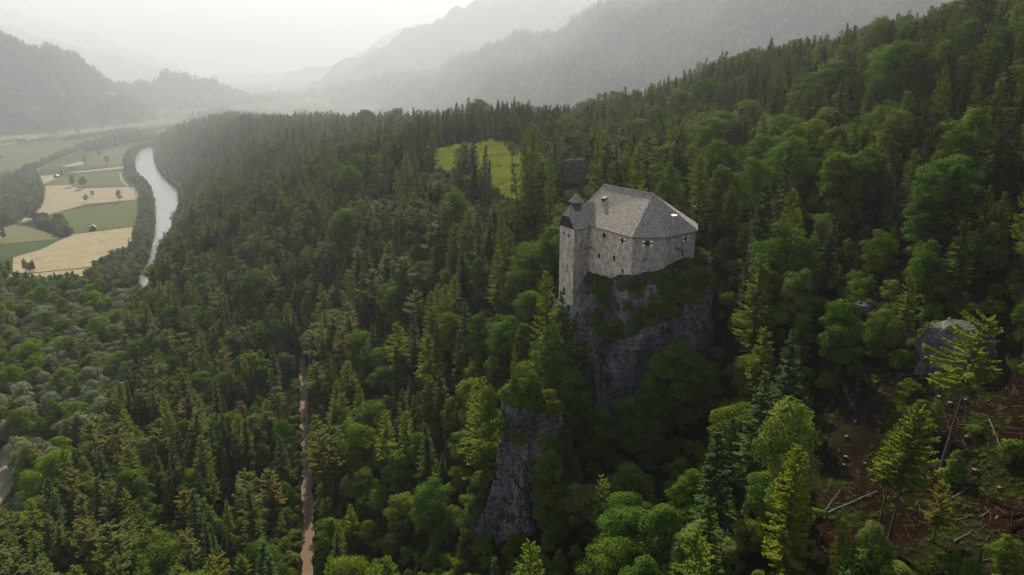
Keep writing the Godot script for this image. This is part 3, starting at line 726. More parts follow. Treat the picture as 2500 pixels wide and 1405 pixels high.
var heroes := [
	["larch", 43.1, 252.0, 39.3, "bright feathery larch standing tall right behind the castle roof ridge", 0, 0, 1, 0],
	["larch", 63.6, 247.0, 31.1, "tall broad larch rising behind the chimney end of the castle roof", 3, 0, 1.1, 0],
	["beech", 54.8, 256.0, 26.8, "rounded broadleaf tree between two larches behind the castle roof", 1, 0, 0.9, 0],
	["larch", 9.2, 335.0, 50.0, "tall slender yellow-green larch right of the meadow's lone tree", 1, 2, 0.8, 0],
	["larch", 6.6, 345.0, 44.2, "yellow-green larch touching the taller one right of the meadow", 3, 0, 0.8, 0],
	["larch", 34.9, 300.0, 39.3, "tall larch just above the castle's bell turret and the ruined tower", 0, 2, 0.62, 0],
	["larch", 3.5, 346.0, 34.0, "thin leaning larch with sparse dark branches beside the meadow's near corner", 5, 1, 1, 0],
	["larch", 15.7, 300.0, 44.8, "leafy larch between the thin leaning larch and the ruined tower", 1, 0, 0.6, 0],
	["spruce", -12.3, 401.0, 25.0, "narrow dark spruce, taller of two standing up against the meadow", 3, 1, 1.1, 0],
	["spruce", -17.7, 407.0, 22.0, "narrow dark spruce, shorter of two standing up against the meadow", 3, 1, 1.1, 0],
	["pine", -33.1, 452.0, 25.0, "broad dense conifer at the left of the two dark narrow spruces", 1, 1, 0.8, 0],
	["maple", 0.0, 507.0, 16.0, "lone pale-crowned tree standing in the meadow with its shadow", 0, 1, 1, 0],
	["beech", -106.1, 668.0, 17.0, "round broadleaf tree before the dark spruce edge left of the meadow", 1, 0, 1, 0],
	["larch", 9.7, 197.0, 42.8, "tall conifer in front of the castle tower's foot", 1, 2, 0.9, 0],
	["spruce", 14.2, 194.0, 38.9, "shorter spruce touching the foot of the castle tower", 1, 0, 0.9, 0],
	["maple", 71.1, 175.0, 23.0, "tall pale-topped broadleaf tree alone before the dark slope right of the castle", 2, 1, 0.85, 0],
	["beech", 70.7, 168.0, 14.0, "dark leafy tree right below the tall pale-topped broadleaf tree", 1, 1, 0.9, 0],
	["maple", 46.2, 111.0, 32.0, "very tall slim broadleaf tree at the left edge of the stump clearing", 0, 0, 0.75, 0],
	["larch", 60.2, 100.0, 25.0, "full-crowned larch on a bare trunk in the middle of the stump clearing", 6, 0, 1, 0],
	["larch", 60.0, 103.0, 21.0, "larch with lower crown left of the full-crowned one in the clearing", 6, 2, 0.9, 0],
	["larch", 77.0, 116.0, 30.0, "leaning larch with one-sided crown on a long bare trunk before the boulder", 4, 0, 1, 0],
	["pine", 66.0, 98.0, 11.0, "small dark pine right of the larch group in the clearing", 1, 1, 1.2, 0],
	["pine", -145.5, 362.0, 20.0, "yellow-green pine with bare trunk left of the dirt track", 0, 0, 1, 0],
	["beech", -103.9, 299.0, 17.0, "round-headed dark broadleaf tree leaning over the dirt track's left side", 2, 1, 1, 0],
	["beech", -111.6, 292.0, 14.0, "broadleaf tree joining the round-headed one left of the dirt track", 0, 0, 1, 0],
	["beech", -144.8, 422.0, 22.0, "big dark round broadleaf tree at the far end of the dirt track", 2, 1, 1.1, 0],
	["beech", -17.3, 176.0, 10.0, "small bright green broadleaf tree near the rock spire's left foot", 1, 2, 0.8, 0],
	["larch", -110.9, 247.0, 18.0, "pointed green larch left of the track near the bottom edge", 3, 0, 0.9, 0],
	["larch", -126.5, 286.0, 20.0, "pointed green larch behind a similar one left of the track", 3, 2, 0.9, 0],
	["larch", -145.9, 270.0, 19.0, "round-topped larch farther left of the track among dark pines", 1, 0, 1, 0],
	["beech", 8.7, 155.0, 27.7, "bright green small-leaved tree growing against the rock spire's right side", 3, 2, 0.9, 0],
	["beech", -5.6, 166.0, 12.9, "light green tree hanging on the rock spire's upper left shoulder", 3, 2, 1.1, 112],
	["maple", -6.1, 227.0, 15.0, "pale silvery broadleaf tree behind the rock spire's top", 0, 1, 0.9, 0],
	["larch", 0.5, 168.0, 15.0, "thin conifer on top of the rock spire", 1, 2, 0.6, 120],
	["beech", 5.0, 165.0, 12.2, "small leafy tree on the rock spire's right shoulder", 3, 1, 1.2, 117],
	["spruce", 6.2, 172.0, 11.7, "small dark spruce on the rock spire beside the thin conifer", 1, 1, 0.8, 119],
	["spruce", 15.6, 192.0, 35.4, "slim spruce right at the castle tower's lower wall", 1, 1, 0.9, 0],
	["spruce", 16.8, 189.0, 35.5, "dark spruce below the castle tower hiding the rock", 2, 1, 1.1, 0],
	["spruce", 19.8, 186.0, 31.5, "dark spruce at the pale cliff's left edge", 0, 1, 1.1, 0],
	["beech", 11.2, 184.0, 37.1, "leafy tree left of the dark spruces under the tower", 1, 0, 1.1, 0],
	["spruce", 20.9, 181.0, 25.4, "lower dark spruce under the pale cliff", 1, 1, 1.2, 0],
	["beech", 15.8, 180.0, 27.7, "dark leafy tree between the spire and the castle rock", 0, 1, 1, 0],
	["beech", 23.8, 176.0, 20.4, "dark broadleaf tree left below the castle cliff", 1, 1, 1, 0],
	["beech", 44.4, 181.0, 31.8, "big dark broadleaf tree hiding the right part of the castle cliff's foot", 0, 1, 1.1, 0],
	["beech", 52.4, 179.0, 21.3, "dark broadleaf tree at the right corner of the castle cliff's foot", 1, 1, 1, 0],
	["beech", 36.7, 178.0, 26.0, "dark broadleaf tree at the middle of the castle cliff's foot", 1, 1, 1, 0],
	["beech", 31.3, 176.0, 21.2, "dark broadleaf tree below the castle cliff's left corner", 0, 1, 1, 0],
	["beech", 101.6, 298.0, 26.0, "big bright-rimmed beech group leader on the slope behind the castle", 2, 0, 1.1, 0],
	["beech", 96.3, 253.0, 27.0, "wide dome-crowned beech highest on the slope right of the castle", 2, 0, 1.1, 0],
	["beech", 81.8, 245.0, 24.0, "broad beech lower left of the dome-crowned one right of the castle", 0, 0, 1.1, 0],
	["larch", 126.5, 447.0, 24.0, "larch with visible straight trunk left of the big beeches", 0, 0, 1, 0],
	["spruce", 172.9, 474.0, 25.0, "dense dark conical spruce above the big beeches on the slope", 0, 1, 1, 0],
	["larch", 161.9, 495.0, 22.0, "pale larch beside the dense conical spruce on the slope", 0, 0, 1, 0],
	["spruce", 160.8, 374.0, 28.0, "broad conical spruce on the slope right of the dark one", 2, 0, 1.1, 0],
	["larch", 150.9, 321.0, 26.0, "light green larch on the slope right of the broad conical spruce", 1, 0, 1.1, 0],
	["pine", 180.0, 300.0, 26.0, "wide brownish pine high on the slope at the right", 1, 1, 1.3, 0],
	["pine", 174.6, 323.0, 23.0, "olive pine left of the wide brownish one high on the slope", 1, 0, 1.2, 0],
	["spruce", 256.5, 405.0, 26.0, "dark spruce reaching the top edge at the far right", 0, 1, 1, 0],
	["larch", 151.1, 264.0, 27.0, "long-branched larch high on the slope under the wide pine", 0, 2, 1.1, 0],
	["maple", 102.1, 223.0, 15.0, "pale-tipped broadleaf tree on the shaded slope right of the castle", 0, 1, 1.1, 0],
	["maple", 94.2, 218.0, 14.0, "pale-tipped broadleaf tree left of a similar one on the shaded slope", 2, 0, 1, 0],
	["beech", 101.4, 195.0, 16.0, "green broadleaf tree under the pale rock outcrop", 0, 2, 1.1, 0],
	["larch", -4.1, 288.0, 36.0, "very tall yellow-green larch left of the castle tower", 3, 2, 0.75, 0],
	["beech", -14.5, 296.0, 22.0, "sunlit broadleaf tree left of the very tall yellow-green larch", 1, 0, 1, 0],
	["maple", -29.4, 316.0, 20.0, "bushy broadleaf tree left of the sunlit one on the slope", 0, 0, 1, 0],
	["spruce", -48.4, 283.0, 24.0, "narrow spruce alone between the dirt track and the castle slope", 3, 0, 1.1, 0],
	["spruce", -28.9, 263.0, 27.0, "tall spruce on the slope left of the castle rock", 1, 0, 1, 0],
	["larch", -104.8, 442.0, 22.0, "round-topped larch in the middle of the wooded slope", 3, 0, 1, 0],
	["larch", -129.7, 433.0, 24.0, "larch above the far end of the dirt track", 0, 0, 1, 0],
	["larch", -70.0, 315.0, 20.0, "larch right of the dirt track's far end", 1, 1, 1, 0],
	["beech", -50.4, 425.0, 21.0, "full sunlit broadleaf tree below the meadow", 0, 2, 1, 0],
	["beech", -3.6, 320.0, 17.0, "yellowish broadleaf tree at the meadow's lower corner", 0, 2, 1, 0],
	["pine", -1206.0, 3020.0, 24.0, "single taller pine breaking the forest skyline above the river", 1, 1, 0.8, 0],
	["maple", 54.4, 95.0, 11.0, "pale broadleaf sapling under the larch group in the clearing", 0, 1, 0.9, 0],
	["maple", 53.2, 101.0, 8.0, "yellowish young tree beside the fallen birch", 1, 2, 0.9, 0],
	["beech", 56.1, 93.0, 8.0, "green sapling at the bottom edge under the larch group", 1, 0, 1, 0],
	["beech", 63.9, 89.0, 6.0, "small leafy sapling right of the larch trunks near the bottom edge", 1, 1, 1, 0],
	["maple", -59.5, 234.0, 12.0, "pale green broadleaf tree at the right side of the dirt track", 0, 0, 1.1, 0],
	["beech", -43.1, 211.0, 13.0, "broadleaf tree right of the track with a bright green rim", 0, 0, 1.1, 0],
	["beech", -45.6, 201.0, 12.0, "large bright broadleaf tree near the bottom right of the track", 2, 2, 1, 0],
	["maple", -93.6, 263.0, 12.0, "bushy tree close to the track's left side near the bottom edge", 2, 0, 0.9, 0],
	["pine", -87.9, 241.0, 10.0, "young pine close to the track's left edge", 1, 0, 0.9, 0],
	["snag", -135.8, 367.0, 20.0, "bare grey dead tree left of the dirt track's far end", 0, 0, 1, 0],
	["snag", -71.7, 353.0, 22.0, "bare grey dead tree on the middle of the wooded slope", 1, 0, 1, 0],
	["snag", -47.0, 335.0, 20.0, "pale dead tree among conifers below the meadow", 0, 0, 1, 0],
	["snag", -199.2, 352.0, 20.0, "dead tree among the pines left of the track", 1, 0, 1, 0],
	["snag", 64.1, 255.0, 20.0, "thin dead tree behind the castle roof's right end", 0, 0, 1, 0],
	["snag", 116.6, 222.0, 18.0, "grey dead tree under the pines on the right slope", 1, 0, 1, 0],
	["snag", -21.8, 214.0, 18.0, "bare thin trunks beside the spire's left side", 0, 0, 1, 0],
	["pine", -86.7, 303.0, 15.0, "pine leaning over the right side of the track", 1, 0, 0.9, 0]
]
func near_hero(x: float, z: float, r: float) -> bool:
	for h in heroes:
		var d: float = (h[1] - x) * (h[1] - x) + (h[2] - z) * (h[2] - z)
		var k: float = h[3] * 0.13 + r * 0.55
		if d < k * k: return true
		# nothing tall right in front of a tree that stands out
		if z < h[2] and z > h[2] - 46.0 and absf(x / z - h[1] / h[2]) < (h[3] * 0.12 + r) / h[2] and gh(x, z) + r * 3.5 > gh(h[1], h[2]) + h[3] * 0.45 + (h[2] - z) * 0.2: return true
	return false
func rad_of_road(z: float) -> float:
	return 0.8 + 0.8 * fb2.get_noise_1d(z * 1.7)
func road_x(z: float) -> float:
	for i in road.size() - 1:
		if z <= road[i + 1].y:
			return lerpf(road[i].x, road[i + 1].x, (z - road[i].y) / (road[i + 1].y - road[i].y))
	return road[-1].x
var fields_near := [PackedVector2Array([Vector2(-276.61, 339.26), Vector2(-289.37, 357.72), Vector2(-274.73, 355.93), Vector2(-266.43, 352.4), Vector2(-256, 337.22), Vector2(-235.88, 304.42), Vector2(-250.64, 301.71)]), PackedVector2Array([Vector2(-236.57, 281.35), Vector2(-227, 280.75), Vector2(-219.42, 272.58), Vector2(-208.05, 251.24), Vector2(-214.03, 248.77)])]
func understory() -> void:
	# saplings and bushes under and between the trees
	var z := 70.0
	while z < 640.0:
		var s := 4.2 + z * 0.004
		var x := -0.74 * z - 10.0
		while x < 0.74 * z + 20.0:
			var px := x + rf(-0.6, 0.6) * s
			var pz := z + rf(-0.6, 0.6) * s
			x += s
			var h := gh(px, pz)
			if h < 2.2 and pz > 612.0: continue
			if h < 2.2 and (in_poly(px, pz, fields_near[0]) or in_poly(px, pz, fields_near[1])): continue
			if in_poly(px, pz, meadow) or (pz < 420.0 and absf(px - road_x(pz)) < 3.4): continue
			if absf(px - 38.0) < 20.0 and absf(pz - 212.0) < 20.0: continue
			if in_poly(px, pz, clearing) and (rng.randf() < 0.8 or fb2.get_noise_2d(px * 1.5, pz * 1.5) < 0.0): continue
			var u := rng.randf()
			var big := u < 0.3
			var ht := rf(4.5, 9.0) if big else rf(1.8, 4.2)
			if blocked(px, pz, ht, 1.0):
				ht = 2.2
				big = false
				if blocked(px, pz, ht, 0.5): continue
			if big:
				var kind: String = ["beech", "maple", "spruce"][rng.randi() % 3]
				mass(kind, rng.randi() % protos[kind].size(), px, pz, ht, rf(1.1, 1.5))
			else:
				mass("shrub", rng.randi() % 3, px, pz, ht, rf(1.0, 1.6))
		z += s
var belts := [
	[[Vector2(-946.57, 1940.8), Vector2(-945.88, 1904.89), Vector2(-934.57, 1843.08), Vector2(-899.43, 1749.15), Vector2(-849.57, 1635.98), Vector2(-785.13, 1506.31), Vector2(-719.83, 1384.45), Vector2(-671.8, 1308.04), Vector2(-627.99, 1239.84), Vector2(-578.35, 1146.57), Vector2(-532.04, 1053.95), Vector2(-495.87, 978.17), Vector2(-466.88, 914.55), Vector2(-445.4, 866.11), Vector2(-428.27, 825.85), Vector2(-411.72, 786.52), Vector2(-397.84, 751.94), Vector2(-387.32, 721.91), Vector2(-380.6, 701.13)], 17, 6.5, "on the river's field-side bank"],
	[[Vector2(-914.81, 1920.46), Vector2(-877.06, 1830.13), Vector2(-825.97, 1713.17), Vector2(-773, 1604.16), Vector2(-719.25, 1500.15), Vector2(-670.36, 1411.59), Vector2(-624.21, 1332.8), Vector2(-580.29, 1263.87), Vector2(-539.48, 1197.86), Vector2(-501.59, 1123.81), Vector2(-469.22, 1053.95), Vector2(-446.69, 1000.89), Vector2(-428.63, 952.57), Vector2(-409.8, 896.88), Vector2(-394.2, 846.48), Vector2(-386.27, 814.49), Vector2(-379.39, 787.29), Vector2(-367.33, 754.49), Vector2(-353.49, 719.42), Vector2(-337.39, 676.51), Vector2(-324.54, 642.08)], 8, 6, "on the river's wooded bank"],
	[[Vector2(-886.24, 1261.9), Vector2(-949.3, 1440.07), Vector2(-1018.42, 1650.88), Vector2(-1093.61, 1910.45), Vector2(-1155.69, 2208.73), Vector2(-1127.86, 2474.29)], 16, 9, "lining the valley fields"],
	[[Vector2(-1318.51, 1972.11), Vector2(-1248.6, 2037.74)], 10, 6, "lining the valley fields"],
	[[Vector2(-1237.35, 2037.74), Vector2(-1223.64, 2222.01), Vector2(-1211.85, 2410.04)], 12, 8, "lining the valley fields"],
	[[Vector2(-1373.31, 1940.8), Vector2(-1353.8, 2026.51)], 8, 8, "lining the valley fields"],
	[[Vector2(-638.38, 965.9), Vector2(-544.1, 874.77)], 12, 6, "lining the valley fields"],
	[[Vector2(-602.92, 952.57), Vector2(-548.17, 886.13)], 8, 7, "lining the valley fields"],
	[[Vector2(-1420.86, 2348.97), Vector2(-1352.91, 2728.12)], 6, 30, "lining the valley fields"],
	[[Vector2(-1091.12, 2037.74), Vector2(-1034.41, 2132.15), Vector2(-1009.29, 2235.45)], 12, 8, "lining the valley fields"],
	[[Vector2(-1021.33, 1780.17), Vector2(-1090.15, 1993.52), Vector2(-1116.7, 2132.15)], 8, 8, "lining the valley fields"],
	[[Vector2(-518.66, 701.13), Vector2(-479.36, 710.16)], 5, 22, "lining the valley fields"],
	[[Vector2(-1538.55, 2235.45), Vector2(-1537.11, 2348.97), Vector2(-1366.23, 2235.45)], 14, 12, "lining the valley fields"]
]        # rows of trees on the valley floor: points (x, z), width, spacing
var groves := [PackedVector2Array([Vector2(-560, 597), Vector2(-404, 600), Vector2(-402, 640), Vector2(-395, 664), Vector2(-560, 664)]), PackedVector2Array([Vector2(-883.81, 1197.86), Vector2(-877.31, 1248.58), Vector2(-915.08, 1373.82), Vector2(-903.78, 1395.24), Vector2(-746.38, 1158.51), Vector2(-683.24, 1047.61), Vector2(-671.47, 993.67), Vector2(-652.16, 944.73), Vector2(-681.46, 909.69)]), PackedVector2Array([Vector2(-412.27, 675.24), Vector2(-424.41, 711.69), Vector2(-427.51, 765.72), Vector2(-431.23, 806.14), Vector2(-387.71, 751.94), Vector2(-366.73, 695.22), Vector2(-362.96, 675.24)]), PackedVector2Array([Vector2(-507.25, 661.61), Vector2(-410.37, 668.36), Vector2(-361.59, 672.47), Vector2(-342.81, 645.9), Vector2(-476.36, 617.62)])]      # outlines of small woods on the valley floor
func valley_trees() -> void:
	var count := 0
	for b in belts:
		var pts: Array = b[0]
		for i in pts.size() - 1:
			var a: Vector2 = pts[i]
			var d: Vector2 = pts[i + 1] - a
			var n := int(d.length() / b[2]) + 1
			var side := Vector2(-d.y, d.x).normalized()
			for k in n:
				for row in int(b[1] / 6.0) + 1:
					var p: Vector2 = a + d * ((k + rf(0, 1)) / n) + side * rf(-0.5, 0.5) * b[1]
					valley_tree(p, b[3])
	for g in groves:
		var poly: PackedVector2Array = g
		var lo := poly[0]
		var hi := poly[0]
		for p in poly:
			lo = Vector2(minf(lo.x, p.x), minf(lo.y, p.y)); hi = Vector2(maxf(hi.x, p.x), maxf(hi.y, p.y))
		var z := lo.y
		while z < hi.y:
			var x := lo.x
			while x < hi.x:
				var p := Vector2(x + rf(-3, 3), z + rf(-3, 3))
				if in_poly(p.x, p.y, poly): valley_tree(p, "lining the valley fields")
				x += 6.4
			z += 6.4
var belt_count := {}
func valley_tree(p: Vector2, where: String) -> void:
	if absf(p.x) > 0.78 * p.y + 40.0: return
	var u := rng.randf()
	var kind := "willow" if u < 0.62 else "maple" if u < 0.82 else "poplar" if u < 0.86 else "spruce" if u < 0.9 else "beech"
	var h := rf(7.5, 13.0) if kind == "willow" else rf(10, 17)
	var v: int = rng.randi() % protos[kind].size()
	if kind == "willow" and p.y < 900.0 and belt_count.get(kind, 0) < 110:
		belt_count[kind] = belt_count.get(kind, 0) + 1
		singles.append([kind, p.x, p.y, h, v])
	elif p.y > 1500.0:
		mass("far_broadleaf", rng.randi() % 3, p.x, p.y, h, rf(0.9, 1.3))
	else:
		mass(kind, v, p.x, p.y, h, rf(0.9, 1.25))
func far_woods() -> void:
	# the hazy flanks: every tree stands on the slope, thinning out with distance
	var z := 1320.0
	while z < 5200.0:
		var s := 7.5 + (z - 1320.0) * 0.0042
		var x := -0.74 * z
		while x < 0.74 * z:
			var px := x + rf(-0.6, 0.6) * s
			var pz := z + rf(-0.6, 0.6) * s
			x += s
			var h := gh(px, pz)
			if h < 3.0:
				var w := cells.get_noise_2d(px, pz * 0.45)
				if not (w < -0.35 and pz > 1900.0) : continue
				if rng.randf() < 0.35: continue
			elif px < -0.2 * pz and h < 170.0 and pz > 1900.0 and fb.get_noise_2d(px * 0.9 + 77.0, pz * 0.9) > 0.02 + h * 0.0022:
				if rng.randf() < 0.9: continue                       # pastures on the lower slopes
			if 200.0 + (gh(px * 0.93, pz * 0.93) + 22.0 - 200.0) / 0.93 > h + 60.0: continue   # behind a crest
			var big := s / 7.5
			if rng.randf() < (0.72 if px > 0.0 else 0.5):
				mass("far_conifer", 2 if rng.randf() < 0.22 else rng.randi() % 2, px, pz, rf(17, 26) * (0.7 + 0.3 * big), 0.85 + 0.3 * big, 1.0)
			else:
				mass("far_broadleaf", 1 if rng.randf() < 0.15 else (rng.randi() % 2) * 2, px, pz, rf(12, 18) * (0.7 + 0.3 * big), 1.0 + 0.3 * big, 1.0)
		z += s
func commit_masses() -> void:
	var parents := {}
	var called := {"spruce": ["spruce_forest", "dark spruces massed over the slopes"], "larch": ["larch_forest", "yellow-green larches massed among the spruces"], "pine": ["pine_forest", "olive pines massed over the lower slope"],
		"beech": ["beech_forest", "deep green broadleaf trees massed over the slopes"], "maple": ["maple_forest", "grey-green broadleaf trees massed over the slopes"], "willow": ["willow_wood", "silvery willows massed along the river and fields"],
		"poplar": ["poplar_wood", "bright green poplars among the valley willows"], "shrub": ["undergrowth", "low shrubs filling the gaps in the forest"], "far_conifer": ["far_conifer_forest", "conifer forest on the hazy flanks beyond the plateau"],
		"far_broadleaf": ["far_broadleaf_forest", "broadleaf woods on the hazy flanks and far valley floor"]}
	for key in stands:
		var kind: String = key.get_slice("/", 0)
		if not parents.has(kind):
			var o := Node3D.new()
			o.name = called[kind][0]
			add_child(o, true)
			tag(o, called[kind][1], "forest", "", "stuff")
			parents[kind] = o
		var i := int(key.get_slice("/", 1))
		var m := multi("trees", protos[kind][i].both, stands[key][0], stands[key][1], parents[kind])
		m.set_meta("kind", "stuff")

# ---------------------------------------------------------------- rock
func rock(rim: Array, y_bot: float, centre: Vector2, cuts: int, rows: int, sd: int, moss: float, rough := 1.0) -> ArrayMesh:
	# rim: rows of (bearing in degrees, radius and height of the upper edge, radius at the foot, height at the middle); 90 is towards the camera
	var f := FastNoiseLite.new(); f.seed = sd; f.frequency = 0.09; f.fractal_octaves = 4; f.fractal_type = FastNoiseLite.FRACTAL_RIDGED
	var g := FastNoiseLite.new(); g.seed = sd + 1; g.frequency = 0.05; g.fractal_octaves = 5
	var e := FastNoiseLite.new(); e.seed = sd + 2; e.noise_type = FastNoiseLite.TYPE_CELLULAR; e.frequency = 0.22; e.cellular_return_type = FastNoiseLite.RETURN_CELL_VALUE
	var lump := FastNoiseLite.new(); lump.seed = sd + 5; lump.frequency = 0.034; lump.fractal_octaves = 2
	var rings := []
	var capn := 14
	for j in rows + capn + 1:
		var ring := PackedVector3Array()
		for i in cuts:
			var a := 360.0 * i / cuts
			var p: Array = table(rim, a)
			var d := Vector2(cos(deg_to_rad(a)), sin(deg_to_rad(a)))
			var q: Vector3
			if j <= rows:
				var t := float(j) / rows
				var r := lerpf(p[2], p[0], pow(t, 0.8))
				q = Vector3(centre.x + d.x * r, lerpf(y_bot, p[1], t), centre.y + d.y * r)
			else:
				var t := float(j - rows) / capn
				var r: float = p[0] * (1.0 - t)
				q = Vector3(centre.x + d.x * r, lerpf(p[1], p[3], smoothstep(0.0, 0.42, t)), centre.y + d.y * r)
			var w := 1.0 if j <= rows else maxf(0.15, 1.0 - (j - rows) / 6.0)
			var out := Vector3(d.x, 0.15, d.y)
			var n := f.get_noise_3d(q.x, q.y * 0.5, q.z) * 1.7 + g.get_noise_3d(q.x * 1.3, q.y * 0.8, q.z * 1.3) * 2.3 + e.get_noise_3d(q.x, q.y * 0.38, q.z) * 0.85 + lump.get_noise_3d(q.x, q.y * 0.7, q.z) * 3.2
			q += out * n * w * rough
			q.y += e.get_noise_3d(q.x + 50.0, q.y, q.z) * 0.5 * w * rough
			ring.append(q)
		rings.append(ring)
	var mb := MB.new()
	for j in rows + capn:
		for i in cuts:
			var k := (i + 1) % cuts
			var a: Vector3 = rings[j][i]
			var b: Vector3 = rings[j + 1][i]
			var c: Vector3 = rings[j + 1][k]
			var d: Vector3 = rings[j][k]
			for t in [[a, b, c], [a, c, d]]:
				var nn: Vector3 = (t[2] - t[0]).cross(t[1] - t[0]).normalized()
				var m: Vector3 = (t[0] + t[1] + t[2]) / 3.0
				var s := g.get_noise_3d(m.x * 2.0, m.y * 0.45 + 300.0, m.z * 2.0)
				var col := Color(0.20, 0.198, 0.208).lerp(Color(0.36, 0.35, 0.345), clampf(0.5 + s * 1.6, 0.0, 1.0))
				col = col.lerp(Color(0.10, 0.10, 0.115), clampf(-s * 2.2 - 0.1, 0.0, 0.75))
				col = col.lerp(Color(0.30, 0.22, 0.13), clampf(g.get_noise_3d(m.x * 3.0 + 80.0, m.y * 3.0, m.z * 3.0) * 1.8 - 0.45, 0.0, 0.5))
				if absf(nn.y) > 0.5 + g.get_noise_3d(m.x * 4.0, m.y * 4.0, m.z * 4.0) * 0.3:
					col = col.lerp(Color(0.035, 0.05, 0.014), moss)
				mb.tri(t[0], t[1], t[2], col)
	return mb.mesh(M.rock)
func table(rows: Array, a: float) -> Array:
	var n := rows.size()
	for i in n:
		var p: Array = rows[i]
		var q: Array = rows[(i + 1) % n]
		var a0: float = p[0]
		var a1: float = q[0] + (360.0 if i == n - 1 else 0.0)
		if a >= a0 and a <= a1:
			var t := smoothstep(0.0, 1.0, (a - a0) / (a1 - a0))
			return [lerpf(p[1], q[1], t), lerpf(p[2], q[2], t), lerpf(p[3], q[3], t), lerpf(p[4], q[4], t)]
	return [rows[0][1], rows[0][2], rows[0][3], rows[0][4]]
func rocks() -> void:
	var o := thing("rock_stack", Vector3.ZERO, "tall grey limestone stack that carries the castle", "rock")
	part("cliff", rock([[0, 19.5, 144, 22, 147], [30, 20.5, 141, 22.5, 147], [60, 21.5, 137, 23.0, 146], [90, 22.5, 131.5, 23.5, 144], [110, 23.0, 127, 23, 143], [128, 21.5, 124, 20.5, 142], [141, 18.5, 127, 17.5, 141], [152, 17.0, 136, 16.0, 140],
		[165, 20, 128, 20, 140], [180, 22.5, 126, 22, 140], [192, 26, 126, 27, 140], [210, 27.5, 128, 29, 142], [250, 25, 141, 28, 145], [310, 24, 143, 27, 147]], 78.0, Vector2(39, -213), 230, 84, 4, 0.85), o)
	o = thing("rock_spire", Vector3.ZERO, "lower grey rock spire with bushes on top, nearer than the castle rock", "rock")
	part("cliff", rock([[0, 6.5, 116, 10.5, 121], [50, 5.5, 118, 10.0, 121], [90, 5.0, 119, 9.0, 122], [130, 5.0, 120, 10.5, 123], [180, 5.5, 120, 12.5, 123], [230, 8, 120, 12, 122], [300, 8, 118, 12, 121]], 82.0, Vector2(4.5, -168), 150, 80, 15, 0.85, 1.35), o)
	o = thing("boulder", Vector3.ZERO, "big rounded grey boulder above the stump-dotted clearing", "rock")
	part("stone", rock([[0, 6.6, 142.5, 7.4, 146], [60, 6.0, 141.5, 7.6, 146], [120, 6.0, 141.5, 8.0, 146], [180, 6.4, 142.5, 8.0, 146], [250, 6, 144, 8, 146], [310, 6, 144, 8, 146]], 132.0, Vector2(98.5, -150), 150, 54, 31, 0.5, 1.0), o)
	o = thing("rock_outcrop", Vector3.ZERO, "pale rock outcrop on the steep slope right of the castle", "rock")
	part("cliff", rock([[0, 9, 168, 12, 171], [60, 8, 165, 12, 170], [100, 9, 164, 13, 169], [150, 12, 163, 15, 168], [190, 14, 161, 17, 167], [250, 8, 170, 9, 172], [310, 8, 171, 10, 172]], 148.0, Vector2(141, -222), 120, 40, 52, 0.7, 0.9), o)
	o = thing("rock_outcrop", Vector3.ZERO, "low dark rock outcrop among shaded trees above the clearing's far end", "rock")
	part("cliff", rock([[0, 3.0, 139.5, 4, 140.5], [90, 2.6, 139, 4, 140.5], [180, 3.0, 139, 4, 140.5], [270, 3, 140, 4, 141]], 132.0, Vector2(91, -181), 70, 24, 77, 0.5, 0.8), o)
	o = thing("rock_ledge", Vector3.ZERO, "small grey ledge right of the rock spire's foot", "rock")
	part("stone", rock([[0, 4.4, 96, 5, 98], [90, 3.4, 95, 4.6, 98], [180, 4.6, 97, 6, 99], [270, 4, 99, 5, 100]], 84.0, Vector2(13.5, -163), 70, 24, 91, 0.5, 0.5), o)

# ---------------------------------------------------------------- castle
const P0 := Vector3(18.9, 0, -222.5)
const P1 := Vector3(33.9, 0, -200.0)
const P2 := Vector3(43.05, 0, -200.0)
const P3 := Vector3(53.5, 0, -208.4)
const P4 := Vector3(55.6, 0, -217.5)
const P5 := Vector3(35.5, 0, -233.6)
const EAVE := 154.45
func wall(parent: Node, n: String, a: Vector3, b: Vector3, y0: float, y1: float, holes: Array, shift: float, tint := Color(0.47, 0.445, 0.405)) -> void:
	# a wall face with real openings; holes: [from, to along the wall, bottom, top]; reveals 0.4 m deep
	var mb := MB.new()
	var d := b - a
	var L := d.length()
	d /= L
	var out := Vector3(-d.z, 0, d.x)
	var us := [0.0, L]
	var vs := [y0, y1]
	for h in holes:
		us.append(h[0]); us.append(h[1]); vs.append(h[2]); vs.append(h[3])
	us.sort(); vs.sort()
	for i in us.size() - 1:
		for j in vs.size() - 1:
			var u0: float = us[i]
			var u1: float = us[i + 1]
			var v0: float = vs[j]
			var v1: float = vs[j + 1]
			if u1 - u0 < 0.001 or v1 - v0 < 0.001: continue
			var open := false
			for h in holes:
				if u0 >= h[0] - 0.001 and u1 <= h[1] + 0.001 and v0 >= h[2] - 0.001 and v1 <= h[3] + 0.001: open = true
			if open: continue
			var q := [a + d * u0 + Vector3.UP * v0, a + d * u1 + Vector3.UP * v0, a + d * u1 + Vector3.UP * v1, a + d * u0 + Vector3.UP * v1]
			mb.quad_uv(q[3], q[2], q[1], q[0], Vector2(u0 + shift, -v1), Vector2(u1 + shift, -v1), Vector2(u1 + shift, -v0), Vector2(u0 + shift, -v0), tint)
	for h in holes:
		var inn := -out * 0.42
		var q := [a + d * h[0] + Vector3.UP * h[2], a + d * h[1] + Vector3.UP * h[2], a + d * h[1] + Vector3.UP * h[3], a + d * h[0] + Vector3.UP * h[3]]
		for k in 4:
			var l := (k + 1) % 4
			mb.quad_uv(q[k], q[l], q[l] + inn, q[k] + inn, Vector2(shift, 0), Vector2(shift + 0.5, 0), Vector2(shift + 0.5, 0.4), Vector2(shift, 0.4), tint)
	part(n, mb.mesh(M.plaster), parent)
